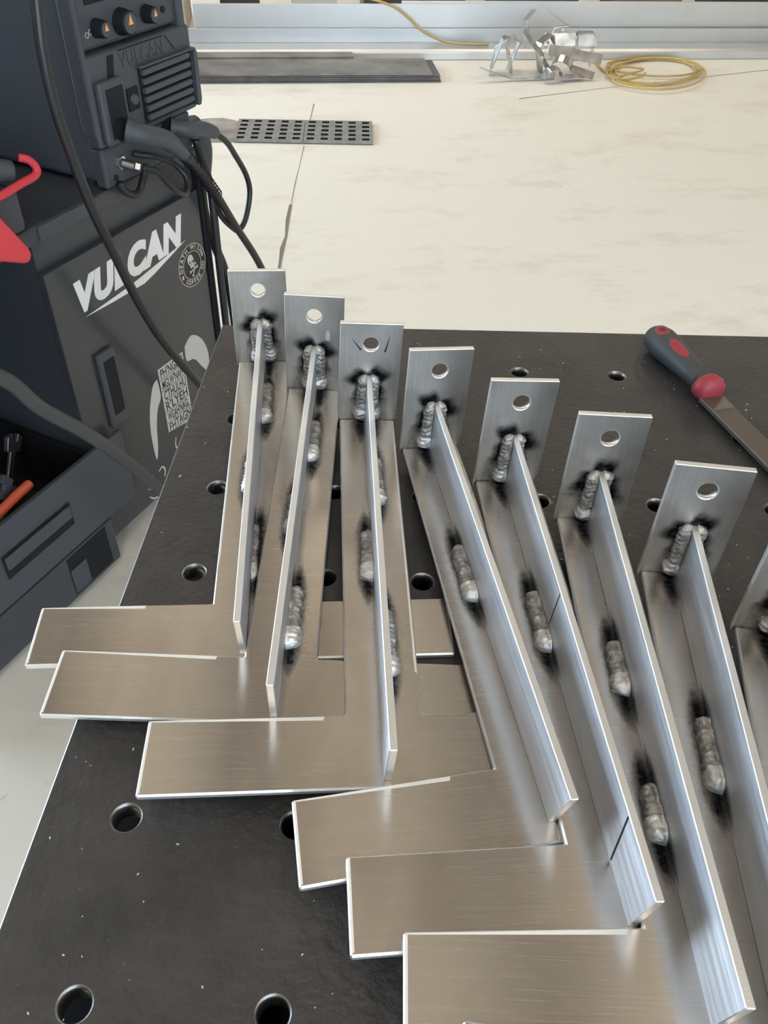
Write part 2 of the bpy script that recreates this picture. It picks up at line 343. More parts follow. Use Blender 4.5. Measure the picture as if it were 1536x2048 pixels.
# ------------------------------------------------------------------ drain grates (two halves)
def grate(corner, label):
    W, D, th = 0.325, 0.292, 0.012
    t = thing('drain_grate', label, 'drain grate', corner, (0, 0, math.radians(3.2)), 'drain grates')
    bm = bmesh.new(); nx, ny = 5, 5
    for i in range(nx):
        for j in range(ny):
            x0, x1, y0, y1 = i * W / nx, (i + 1) * W / nx, j * D / ny, (j + 1) * D / ny
            sx, sy = 0.017, 0.014; cx, cy = (x0 + x1) / 2, (y0 + y1) / 2
            for z, fl in ((th, False), (0, True)):
                o = [bm.verts.new(p) for p in ((x0, y0, z), (x1, y0, z), (x1, y1, z), (x0, y1, z))]
                n_ = [bm.verts.new(p) for p in ((cx - sx, cy - sy, z), (cx + sx, cy - sy, z), (cx + sx, cy + sy, z), (cx - sx, cy + sy, z))]
                if not fl: top = n_
                else:
                    for k in range(4): bm.faces.new((top[k], n_[k], n_[(k + 1) % 4], top[(k + 1) % 4])).material_index = 1  # slot walls coloured black as the shade inside them
                for k in range(4): bm.faces.new((o[k], o[(k + 1) % 4], n_[(k + 1) % 4], n_[k]))
    bmesh.ops.remove_doubles(bm, verts=bm.verts, dist=1e-5)
    ed = [e for e in bm.edges if len(e.link_faces) == 1]; bmesh.ops.bridge_loops(bm, edges=ed)
    bmesh.ops.recalc_face_normals(bm, faces=bm.faces)
    obj('slotted_plate', bm, ['grate', 'slot_shade'], t, (0, 0, 0.0035))
    obj('shade_bed', box(0.004, W - .004, 0.004, D - .004, 0.0006, 0.003), 'slot_shade', t)
grate((-0.655, 3.888, 0), 'slotted grey drain grate half next to the bare concrete patch')
grate((-0.655 + 0.327 * math.cos(.0559), 3.888 + 0.327 * math.sin(.0559), 0), 'slotted grey drain grate half on the side away from the welder')
# ------------------------------------------------------------------ hot rolled flat bars in a stack
hb = 0.0091
for k in range(5):
    xe = 1.047 - [0, .004, .012, .006, .05][k]; ys = [0, .003, .001, .005, .006][k]
    nm = ['bottom one of the stack, lying on the floor', 'second from the bottom of the stack', 'middle one of the stack', 'fourth from the bottom of the stack', 'top wide one with rusty brown marks'][k]
    o = obj('steel_flat_bar', box(-1.9, xe, 4.867 + ys, 5.175 + ys, 0, hb * 0.93), 'hr' if k == 4 else 'hr2', loc=(0, 0, 0.0005 + k * hb), rot=RROT, bevel=0.0012, seg=1)
    tag(o, 'long dark steel flat bar, ' + nm, 'steel bar', 'stacked steel flat bars')
o = obj('steel_flat_bar', box(-1.9, 0.585, 5.19, 5.30, 0, 0.052), 'hr', loc=(0, 0, 0.0005), rot=RROT, bevel=0.002, seg=1)
tag(o, 'shorter dark steel bar lying behind the wide flat bar stack', 'steel bar', 'stacked steel flat bars')
# ------------------------------------------------------------------ aluminium stock along the back
def stock(name, poly, x0, x1, label, ax='x', rot=RROT):
    o = obj(name, prism(bmesh.new(), poly, x0, x1, ax), 'alu', rot=rot, bevel=0.003, seg=2); return tag(o, label, 'aluminium stock', 'aluminium stock on the floor')
stock('aluminium_channel', [(5.318, 0.0), (5.486, 0.0), (5.486, 0.0555), (5.335, 0.0555), (5.318, 0.042)], -0.9, 4.6, 'long low aluminium channel lying in front of the upright sheets')
stock('aluminium_board', [(5.49, 0.0), (5.502, 0.0), (5.502, 0.131), (5.49, 0.131)], -1.3, 4.7, 'long narrow aluminium board standing behind the low channel')
pA = [(-0.33, 0.0), (2.06, 0.0), (2.06, 0.06), (1.74, 0.258), (-0.33, 0.253)]
o = obj('aluminium_sheet', prism(bmesh.new(), pA, 5.512, 5.526, 'y'), 'alu', rot=RROT, bevel=0.002, seg=1)
tag(o, 'tall aluminium sheet standing on edge, with a slanted cut end', 'aluminium stock', 'aluminium stock on the floor')
o = obj('aluminium_sheet', box(0.9, 4.8, 5.53, 5.544, 0, 0.268), 'alu', rot=RROT, bevel=0.002, seg=1)
tag(o, 'tall aluminium sheet behind the slanted one, reaching past the yellow cord', 'aluminium stock', 'aluminium stock on the floor')
# things against the back wall that peek over the sheets
def crate(x, y, w, d, h, m, label, cat='box'):
    t = thing('storage_box', label, cat, rm(x, y), RROT, 'boxes behind the aluminium')
    obj('body', box(-w / 2, w / 2, -d / 2, d / 2, 0, h), m, t, bevel=0.004); obj('lid', box(-w / 2 - .01, w / 2 + .01, -d / 2 - .01, d / 2 + .01, h, h + 0.03), m, t, bevel=0.004)
crate(-0.62, 6.15, 0.42, 0.5, 0.36, 'card', 'taupe carton behind the end of the tall sheet')
crate(-0.08, 6.45, 0.26, 0.3, 0.40, 'blk', 'black storage box behind the tall aluminium sheet, next to the carton')
crate(0.42, 6.5, 0.3, 0.3, 0.40, 'decal_grey', 'pale grey storage box behind the tall sheet, between black ones')
crate(1.1, 6.5, 0.7, 0.3, 0.40, 'blk', 'wide black storage box under the hanging end of the yellow cord')
crate(1.95, 6.5, 0.6, 0.3, 0.42, 'plastic', 'charcoal storage box behind the scrap bracket pile')
crate(2.75, 6.5, 0.5, 0.3, 0.40, 'brown', 'brown storage box behind the sheets above the yellow coil')
crate(3.5, 6.5, 0.55, 0.3, 0.40, 'blk', 'black storage box furthest from the welder')
o = obj('timber_plank', box(-1.9, -0.36, 5.55, 5.75, 0, 0.06), 'brown', rot=RROT, bevel=0.003); tag(o, 'dark brown timber plank on the floor behind the narrow board', 'plank')
# ------------------------------------------------------------------ yellow cords
def cord(name, pts, r, label):
    return tag(obj(name, tube(pts, r, 8, 8), 'cord_yellow', smooth=True), label, 'cord')
COIL = [(1.096, 5.531, 0.0080), (1.249, 5.539, 0.0082), (1.304, 5.255, 0.0085), (1.393, 5.426, 0.0087), (1.536, 5.551, 0.0090), (1.690, 5.593, 0.0092), (1.809, 5.545, 0.0095), (1.859, 5.429, 0.0097), (1.832, 5.285, 0.0099), (1.740, 5.156, 0.0102), (1.611, 5.074, 0.0104), (1.478, 5.058, 0.0107), (1.371, 5.110, 0.0109), (1.316, 5.219, 0.0112), (1.326, 5.360, 0.0114), (1.404, 5.489, 0.0116), (1.531, 5.585, 0.0119), (1.673, 5.616, 0.0121), (1.789, 5.570, 0.0124), (1.847, 5.458, 0.0126), (1.832, 5.313, 0.0129), (1.754, 5.174, 0.0131), (1.636, 5.076, 0.0134), (1.511, 5.039, 0.0136), (1.408, 5.073, 0.0138), (1.355, 5.169, 0.0141), (1.370, 5.307, 0.0143), (1.445, 5.457, 0.0146), (1.570, 5.561, 0.0148), (1.711, 5.595, 0.0151), (1.826, 5.557, 0.0153), (1.883, 5.466, 0.0155), (1.869, 5.356, 0.0158), (1.789, 5.260, 0.0160), (1.665, 5.202, 0.0163), (1.526, 5.193, 0.0165), (1.406, 5.234, 0.0168), (1.334, 5.312, 0.0170), (1.330, 5.408, 0.0172), (1.404, 5.488, 0.0175), (1.536, 5.559, 0.0177), (1.690, 5.590, 0.0180), (1.820, 5.557, 0.0182), (1.886, 5.460, 0.0185), (1.870, 5.320, 0.0187), (1.780, 5.171, 0.0189), (1.644, 5.052, 0.0192), (1.498, 4.992, 0.0194), (1.378, 5.008, 0.0197), (1.315, 5.099, 0.0199), (1.326, 5.245, 0.0202), (1.414, 5.415, 0.0204), (1.557, 5.540, 0.0206), (1.713, 5.579, 0.0209), (1.836, 5.520, 0.0211), (1.889, 5.381, 0.0214), (1.861, 5.207, 0.0216), (1.765, 5.046, 0.0219), (1.629, 4.936, 0.0221), (1.486, 4.902, 0.0224), (1.371, 4.949, 0.0226), (1.311, 5.069, 0.0228), (1.515, 5.279, 0.0231), (1.481, 5.320, 0.0233), (1.427, 5.328, 0.0236), (1.367, 5.303, 0.0238), (1.317, 5.250, 0.0241), (1.292, 5.184, 0.0243), (1.297, 5.124, 0.0245), (1.329, 5.084, 0.0248), (1.381, 5.074, 0.0250), (1.439, 5.096, 0.0253), (1.488, 5.145, 0.0255), (1.515, 5.207, 0.0258)]
COIL = [(p[0], p[1] - max(0.0, -p[0] * RS + p[1] * RC - 5.288) / RC, p[2]) for p in COIL]
cord('yellow_cord', COIL, 0.0058, 'loosely coiled yellow cord lying on the cream floor')
hp = [rm(0.66, 5.60, 0.275), rm(0.74, 5.50, 0.277), rm(0.86, 5.485, 0.24), rm(0.95, 5.478, 0.18), rm(1.03, 5.46, 0.12), rm(1.16, 5.44, 0.072), rm(1.30, 5.40, 0.067), rm(1.42, 5.40, 0.066)]
cord('yellow_cord', [rm(0.2, 5.9, 0.30), rm(0.45, 5.7, 0.30)] + hp, 0.0075, 'yellow cord draped over the top edge of the tall aluminium sheet')
# ------------------------------------------------------------------ pile of scrap brackets
def bent(prof, width, th=0.005):
    """a strip bent along a polyline profile (x,z), width along y"""
    bm = bmesh.new(); P = [Vector((p[0], 0, p[1])) for p in prof]; n = len(P); nor = []
    for i in range(n):
        d = (P[min(i + 1, n - 1)] - P[max(i - 1, 0)]).normalized(); nor.append(Vector((-d.z, 0, d.x)))
    a = [P[i] + nor[i] * th / 2 for i in range(n)]; c = [P[i] - nor[i] * th / 2 for i in range(n)]
    return prism(bm, [(p.x, p.z) for p in a] + [(p.x, p.z) for p in reversed(c)], -width / 2, width / 2, 'y')
ARC = [(0.05 * math.cos(t * PI / 6), 0.05 * math.sin(t * PI / 6)) for t in range(0, 7)]
P_U = [(-0.05, 0), (-0.05, 0.15), (-0.04, 0.16), (0.04, 0.16), (0.05, 0.15), (0.05, 0)]
P_V = [(-0.17, 0.055), (0.0, 0.0), (0.20, 0.0)]
P_L = [(0, 0.0), (0, 0.13), (0.012, 0.14), (0.05, 0.17)]
P_C = [(-.09, 0)] + [(p[0] - 0.04, p[1]) for p in reversed(ARC)] + [(0.06, 0), (0.13, 0)]
P_S = [(-0.14, 0.0), (0.02, 0.0), (0.04, -0.01), (0.14, -0.01)]
def scrap(prof, w, loc, rot, label, hole=None):
    loc = (loc[0] - 0.045, 5.17 + (loc[1] - 5.17) * 1.5, loc[2] * 1.12); prof = [(p[0] * 1.12, p[1] * 1.12) for p in prof]; w = w * 1.12
    t = thing('scrap_bracket', label, 'scrap bracket', loc, [math.radians(r) for r in rot], 'scrap bracket pile')
    obj('bent_strip', bent(prof, w), 'alu2', t, bevel=0.001, seg=1)
    if hole: obj('bolt_head', cyl(bmesh.new(), hole, (0, -1, 0), 0.009, 0.009, 0.006, 6), 'chrome', t)
scrap(P_V, 0.022, (0.775, 5.085, 0.012), (0, 0, 14), 'flat bent strip lying on the floor in front of the pile')
scrap(P_L, 0.05, (0.66, 5.16, 0.004), (0, 8, -10), 'pale upright strip at the end nearest the steel bars')
scrap(P_U, 0.03, (0.72, 5.22, 0.004), (12, 14, 25), 'grey U-shaped clamp standing behind the flat bent strip')
scrap(P_L, 0.045, (0.79, 5.17, 0.005), (-8, -16, 20), 'bluish strip leaning to a point over the U clamp', (0.0, -0.024, 0.1))
scrap(P_S, 0.055, (0.93, 5.13, 0.115), (24, 46, 6), 'bright white strip slanting down across the pile', (0.01, -0.03, 0.01))
scrap(P_L, 0.04, (0.87, 5.24, 0.10), (-10, -4, 30), 'small upright tab sticking up at the top of the pile')
scrap(P_L, 0.045, (0.95, 5.24, 0.09), (-4, 28, -12), 'angled tab with a bolt hole, highest in the pile', (0.04, -0.02, 0.16))
scrap(P_U, 0.04, (1.0, 5.235, 0.02), (6, -24, 40), 'dark U-shaped clamp in the middle of the pile', (0.0, -0.022, 0.16))
scrap(P_S, 0.06, (1.12, 5.24, 0.15), (70, 0, 6), 'bright flat strip on top, pointing away from the steel bars')
scrap(P_S, 0.05, (1.14, 5.19, 0.10), (60, 6, -4), 'grey flat strip under the bright top strip')
scrap(P_C, 0.04, (1.11, 5.15, 0.05), (40, 12, -14), 'curved saddle clamp low on the far end of the pile')
scrap(P_U, 0.035, (1.20, 5.27, 0.02), (4, 0, 10), 'upright clamp at the end nearest the yellow coil')
scrap(P_C, 0.05, (1.05, 5.10, 0.02), (10, 0, 20), 'short saddle clamp lying on the floor under the pile')
# ------------------------------------------------------------------ welding table
tbl = thing('welding_table', 'black steel welding table with a grid of round fixture holes', 'table', (0.55, 0.1, 0))
hx = [0.0, 0.1016] + [0.1778 + 0.1016 * i for i in range(10)]
hy = [0.1016 * i for i in range(-4, 7)]
TX0, TX1, TY0, TY1, TT = -0.0515, 1.15, -0.46, 0.687, 0.014
gx = [TX0] + [(a + c) / 2 for a, c in zip(hx, hx[1:])] + [TX1]
gy = [TY0] + [(a + c) / 2 for a, c in zip(hy, hy[1:])] + [TY1]
bm = bmesh.new()
for i, x in enumerate(hx):
    for j, y in enumerate(hy):
        ring_cell(bm, gx[i], gx[i + 1], gy[j], gy[j + 1], x, y, 0.0083, 0.0096, TZ, TZ - 0.0013, TZ - TT)
bmesh.ops.remove_doubles(bm, verts=bm.verts, dist=1e-6)
for v in bm.verts:
    if abs(v.co.y - TY1) < 1e-4: v.co.y += 0.034 * v.co.x - 0.004
    if v.co.x < -0.0105: v.co.x += 0.012 * v.co.y * min(1.0, (-0.0105 - v.co.x) / 0.04)
ed = [e for e in bm.edges if len(e.link_faces) == 1 and e.verts[0].co.z > TZ - 1e-5]
for dz, out in ((0.0011, 0.0011), (TT, 0.0011)):
    r = bmesh.ops.extrude_edge_only(bm, edges=ed); ed = [g for g in r['geom'] if isinstance(g, bmesh.types.BMEdge)]
    for f in [g for g in r['geom'] if isinstance(g, bmesh.types.BMFace)]: f.material_index = 2
    for v in [g for g in r['geom'] if isinstance(g, bmesh.types.BMVert)]:
        if dz < TT:
            if v.co.x < TX0 + 0.012: v.co.x -= out
            if v.co.x > TX1 - 0.001: v.co.x += out
            if v.co.y < TY0 + 0.001: v.co.y -= out
            if v.co.y > TY1 - 0.008: v.co.y += out
        v.co.z = TZ - dz
bmesh.ops.recalc_face_normals(bm, faces=bm.faces)
for v in bm.verts: v.co -= Vector((0.55, 0.1, 0))
obj('table_top', bm, ['table', 'bore', 'table_edge'], tbl)
obj('hole_darkening_sheet', box(-0.595, 0.595, -0.55, 0.57, 0.815, 0.825), 'plastic2', tbl)  # unseen sheet added so the table holes look dark
for sx in (-0.50, 0.50):
    for sy in (-0.46, 0.48): obj('leg', box(sx - 0.03, sx + 0.03, sy - 0.03, sy + 0.03, 0.0, 0.815), 'blk', tbl, bevel=0.003)
for sy in (-0.46, 0.48): obj('rail', box(-0.53, 0.53, sy - 0.02, sy + 0.02, TZ - TT - 0.06, TZ - TT), 'blk', tbl)
for sx in (-0.50, 0.50): obj('rail', box(sx - 0.02, sx + 0.02, -0.44, 0.46, TZ - TT - 0.06, TZ - TT), 'blk', tbl)
# shavings scattered on the table
bm = bmesh.new()
for k in range(330):
    x, y = RNG.uniform(-0.045, 0.62), RNG.uniform(-0.05, 0.67); s = RNG.uniform(0.0003, 0.0007) * (1.6 if RNG.random() < .1 else 1); a = RNG.uniform(0, PI)
    if (0.0 < x < 0.26 and 0.1 < y < 0.64) or (x < 0.25 and 0.19 < y < 0.29): continue
    p = [(math.cos(a) * s * 1.6, math.sin(a) * s * 1.6), (-math.sin(a) * s, math.cos(a) * s), (-math.cos(a) * s * 1.6, -math.sin(a) * s * 1.6), (math.sin(a) * s * .6, -math.cos(a) * s * .6)]
    prism(bm, [(x + q[0], y + q[1]) for q in p], TZ + 0.0001, TZ + 0.0001 + s * 0.8, 'z')
tag(obj('metal_shavings', bm, 'cut'), 'tiny bright metal shavings scattered over the black table', 'shavings', kind='stuff')
# ------------------------------------------------------------------ the welded T brackets
LH, S, TW, TH, H0, H1, BW, SW, FO, HZ, FI = 0.14929, 0.3730, 0.0270, 0.1048, 0.0439, 0.0489, 0.05205, 0.0250, 0.0061, 0.0847, 0.0047
T = 0.0048
BR = [(0.05193, 0.21876, -0.00001, 0.02145, -0.00015, 0.09755, -0.00986),
      (0.08013, 0.16496, 0.00553, 0.01696, 0.02970, 0.02200, 0.00796),
      (0.15623, 0.12039, 0.00955, 0.00549, 0.03824, 0.08460, 0.02326),
      (0.25497, 0.08919, 0.01277, -0.00646, 0.04452, 0.19226, 0.05094),
      (0.28766, 0.03727, 0.01787, -0.01029, 0.04438, 0.10851, 0.02065),
      (0.31596, -0.01184, 0.02676, -0.02611, 0.02384, 0.01449, 0.05555),
      (0.33963, -0.07577, 0.03347, -0.02615, 0.02177, -0.06816, -0.01802),
      (0.36040, -0.13010, 0.04002, -0.02791, 0.01947, -0.15348, 0.00000)]
# stitch welds along the fin: side (+1 = away from the welder), start and end along the stem
WELDS = [[(1, .330, .268), (1, .133, .072), (-1, .214, .171)], [(1, .320, .263), (1, .116, .059), (-1, .22, .17)],
         [(1, .314, .252), (-1, .222, .168), (1, .140, .080)], [(-1, .244, .185), (1, .32, .26)],
         [(-1, .243, .187), (1, .32, .26)], [(-1, .243, .197), (-1, .134, .0955), (1, .32, .26)],
         [(-1, .243, .190), (1, .32, .26)], [(-1, .243, .190), (1, .32, .26)]]
LABELS = ['welded aluminium T bracket nearest the welding machine, its crossbar furthest over the table edge',
          'welded aluminium T bracket second from the welding machine, small pale blotch beside its tab hole',
          'welded aluminium T bracket, third from the welding machine, black scratches beside its tab hole',
          'welded aluminium T bracket, fourth in the fan, tilted most towards the welding machine',
          'welded aluminium T bracket, fifth in the fan, black pen line across its fin',
          'welded aluminium T bracket, sixth in the fan, with two stitch welds facing the machine',
          'welded aluminium T bracket, seventh in the fan, last one whose whole tab shows',
          'welded aluminium T bracket at the picture edge, its tab cut off by the frame']
def ss(x): x = max(0.0, min(1.0, x)); return x * x * (3 - 2 * x)
def soot_at(u, v, side_welds, k=1.0):
    s = 0.0
    for w0, w1, uu in side_welds:
        hi, lo = max(w0, w1), min(w0, w1)
        dv = max(0.0, v - hi, lo - v); du = abs(u - uu)
        s = max(s, ss(1.0 - du / (0.0122 * (1 - 0.80 * min(1, dv / 0.030))) ) * ss(1.3 - dv / 0.027) if dv < 0.035 else 0)
    return min(1.0, s * k * 1.05)
def grain_uv(me, ax):
    uv = me.uv_layers.new(name='grain')
    for lp in me.loops:
        c = me.vertices[lp.vertex_index].co; uv.data[lp.index].uv = (c[ax[0]], c[ax[1]])
def setattr_soot(me, vals):
    at = me.attributes.new('soot', 'FLOAT', 'POINT'); at.data.foreach_set('value', vals)
def frange(a, c, n): return [a + (c - a) * i / n for i in range(n + 1)]
def base_plate(k, skew):
    us = frange(-LH, -SW, 34)[:-1] + frange(-SW, SW, 20) + frange(SW, LH, 34)[1:]
    vs = frange(0, BW, 12)[:-1] + frange(BW, S, 90)
    bm = bmesh.new(); G = {}
    def pt(u, v):
        kk = 1.0 if v <= BW + 1e-6 else max(0.0, 1 - (v - BW) / 0.03)
        return (u, v + math.tan(skew) * u * kk)
    for i, u in enumerate(us):
        for j, v in enumerate(vs):
            if v <= BW + 1e-6 or abs(u) <= SW + 1e-6: G[i, j] = bm.verts.new((*pt(u, v), T))
    for i in range(len(us) - 1):
        for j in range(len(vs) - 1):
            q = [(i, j), (i + 1, j), (i + 1, j + 1), (i, j + 1)]
            if all(x in G for x in q): bm.faces.new([G[x] for x in q])
    ed = [e for e in bm.edges if len(e.link_faces) == 1]
    r = bmesh.ops.extrude_edge_only(bm, edges=ed); nv = [x for x in r['geom'] if isinstance(x, bmesh.types.BMVert)]; ne = [x for x in r['geom'] if isinstance(x, bmesh.types.BMEdge)]
    for x in nv: x.co.z = 0
    for f in bm.faces:
        if abs(f.calc_center_median().z - T) > 1e-5: f.material_index = 1
    bmesh.ops.contextual_create(bm, geom=ne)
    bmesh.ops.recalc_face_normals(bm, faces=bm.faces)
    me = data('base_plate', bm, ['plate', 'cut']); grain_uv(me, (0, 1))
    sw = [(w0, w1, s * 0.0065) for s, w0, w1 in WELDS[k]] + [(S, S - 0.012, -0.006), (S, S - 0.012, 0.006)]
    setattr_soot(me, [soot_at(v.co.x, v.co.y, sw) if v.co.z > T / 2 else 0 for v in me.vertices])
    return me
def fin(k):
    FI = 0.0047 + (0.008 if k == 3 else 0)
    bm = bmesh.new(); nv, nw = 90, 12; vals = []
    sides = {}
    for s in (-1, 1):
        g = {}
        for i in range(nv + 1):
            for j in range(nw + 1):
                w = j / nw; v0 = FI - (FI + FO - 0.0) * w * 0.6; v = v0 + (S - v0) * i / nv; h = H0 + (H1 - H0) * i / nv
                g[i, j] = bm.verts.new((s * T / 2, v, w * h)); vals.append((s, v, w * h))
        sides[s] = g
        for i in range(nv):
            for j in range(nw): bm.faces.new((g[i, j], g[i + 1, j], g[i + 1, j + 1], g[i, j + 1]))
    a, c = sides[-1], sides[1]
    def rim(seq):
        for p, q in zip(seq, seq[1:]):
            bm.faces.new((a[p], a[q], c[q], c[p])).material_index = 1
    rim([(i, nw) for i in range(nv + 1)]); rim([(i, 0) for i in range(nv + 1)]); rim([(0, j) for j in range(nw + 1)]); rim([(nv, j) for j in range(nw + 1)])
    bmesh.ops.recalc_face_normals(bm, faces=bm.faces)
    me = data('fin', bm, ['fin', 'cut']); grain_uv(me, (1, 2))
    out = []
    for s, v, h in vals:
        sw = [(w0, w1, 0.003) for sd, w0, w1 in WELDS[k] if sd == s]
        x = soot_at(h, v, sw, 0.95)
        x = max(x, ss((v - (S - 0.016)) / 0.012) * ss(1.3 - abs(h - 0.03) / 0.03) * 0.8)
        out.append(x)
    setattr_soot(me, out); return me
def tab_mesh(k):
    bm = bmesh.new(); z1 = TH; zb_ = 0; zc0, zc1 = HZ - 0.0135, HZ + 0.0135; r = 0.0068
    # plate in (x = u, y = height), thickness along z; turned upright afterwards
    ring_cell(bm, -0.0135, 0.0135, zc0, zc1, 0, HZ, r, r + 0.0004, 0.0, -0.0005, -T, 24)
    us = frange(-TW, -0.0135, 6) + frange(-0.0135, 0.0135, 12)[1:] + frange(0.0135, TW, 6)[1:]
    zb_ = 0.0046 if k == 2 else 0.0
    hs = frange(zb_, zc0, 36) + frange(zc0, zc1, 12)[1:] + frange(zc1, z1, 4)[1:]
    for z, G in ((0.0, {}), (-T, {})):
        for i in range(len(us) - 1):
            for j in range(len(hs) - 1):
                cu, ch = (us[i] + us[i + 1]) / 2, (hs[j] + hs[j + 1]) / 2
                if abs(cu) < 0.0135 and zc0 < ch < zc1: continue
                q = []
                for a, c in ((i, j), (i + 1, j), (i + 1, j + 1), (i, j + 1)):
                    if (a, c) not in G: G[a, c] = bm.verts.new((us[a], hs[c], z))
                    q.append(G[a, c])
                bm.faces.new(q)
    bmesh.ops.remove_doubles(bm, verts=bm.verts, dist=1e-6)
    ed = [e for e in bm.edges if len(e.link_faces) == 1 and (abs(abs(e.verts[0].co.x) - TW) < 1e-5 and abs(abs(e.verts[1].co.x) - TW) < 1e-5 or
          all(min(abs(v.co.y - zb_), abs(v.co.y - z1)) < 1e-5 for v in e.verts))]
    bmesh.ops.bridge_loops(bm, edges=ed)
    for f in bm.faces:
        if -T + 1e-4 < f.calc_center_median().z < -1e-4 and (abs(abs(f.calc_center_median().x) - TW) < 1e-5 or min(abs(f.calc_center_median().y), abs(f.calc_center_median().y - z1)) < 1e-5): f.material_index = 2
    bmesh.ops.recalc_face_normals(bm, faces=bm.faces)
    bm.transform(Matrix.Rotation(PI / 2, 4, 'X'))          # (x, y, z) -> (x, -z, y)
    me = data('tab', bm, ['tab', 'hole', 'cut']); grain_uv(me, (2, 0))
    rr = random.Random(k); ph = rr.uniform(0, 6)
    vals = []
    for v in me.vertices:
        if v.co.y > T / 2: vals.append(0.0); continue
        u, h = v.co.x, v.co.z
        ang = math.atan2(h - 0.046, u)
        rad = 0.0165 + 0.004 * math.sin(3 * ang + ph) + 0.002 * math.sin(7 * ang + 2 * ph)
        d = math.hypot(u, max(0.0, h - 0.046)) if h > 0.046 else abs(u)
        x = ss(1.35 - d / rad * (1.0 if h > 0.03 else 0.85 + (0.03 - h) * -8)) if d < rad * 1.4 else 0
        vals.append(min(1.0, x * (1.5 if h > 0.034 else 0.55 + max(0, h - 0.02) * 60)))
    setattr_soot(me, vals); return me
def bead(length, r1, r2, seed, bulb=0.0):
    """weld bead along +y, filling the corner between +x floor (z up) and the wall x=0"""
    rr = random.Random(seed); ph = rr.uniform(0, 6); n, m = max(24, int(length / 0.0007)), 12; bm = bmesh.new(); g = []
    for i in range(n + 1):
        s = i / n; y = s * length
        e = min(1.0, math.sqrt(max(0.0, 1 - (1 - min(1.0, y / 0.007)) ** 2)), math.sqrt(max(0.0, 1 - (1 - min(1.0, (length - y) / 0.006)) ** 2)))
        e = max(e, 0.02); row = []
        wob = 1 + 0.15 * noise.noise(Vector((seed * 3.1, y * 130, 0))) + bulb * math.exp(-((y - length + 0.009) / 0.007) ** 2)
        for j in range(m + 1):
            a = (PI / 2) * j / m; q = abs(j / m - 0.5) * 2
            rip = 0.5 + 0.5 * math.sin((y + 0.0042 * q * q) * 2 * PI / 0.0042 + ph)
            rad = (0.80 + 0.16 * math.sin(2 * a)) * e * wob + 0.085 * e * (rip - .5) * math.sin(2 * a) ** 0.7 if 0 < j < m else e * wob * 0.97
            rad *= 1 + 0.10 * noise.noise(Vector((y * 300, a * 2.5, seed))) + 0.06 * noise.noise(Vector((y * 900, a * 7, seed)))
            row.append(bm.verts.new((-0.0006 + r1 * math.cos(a) * rad, y, -0.0006 + r2 * math.sin(a) * rad)))
        g.append(row)
    for i in range(n):
        for j in range(m):
            f = bm.faces.new((g[i][j], g[i + 1][j], g[i + 1][j + 1], g[i][j + 1]))
            if length - i / n * length < 0.015: f.material_index = 1
    c0 = [bm.verts.new((-0.0006, y, -0.0006)) for y in (0, length)]
    for i in range(n):
        pass
    bm.faces.new(g[0] + [c0[0]]); bm.faces.new(g[-1][::-1] + [c0[1]])
    bm.faces.new([r[0] for r in g][::-1] + [c0[0], c0[1]]); bm.faces.new([r[-1] for r in g] + [c0[1], c0[0]])
    bmesh.ops.recalc_face_normals(bm, faces=bm.faces)
    return bm
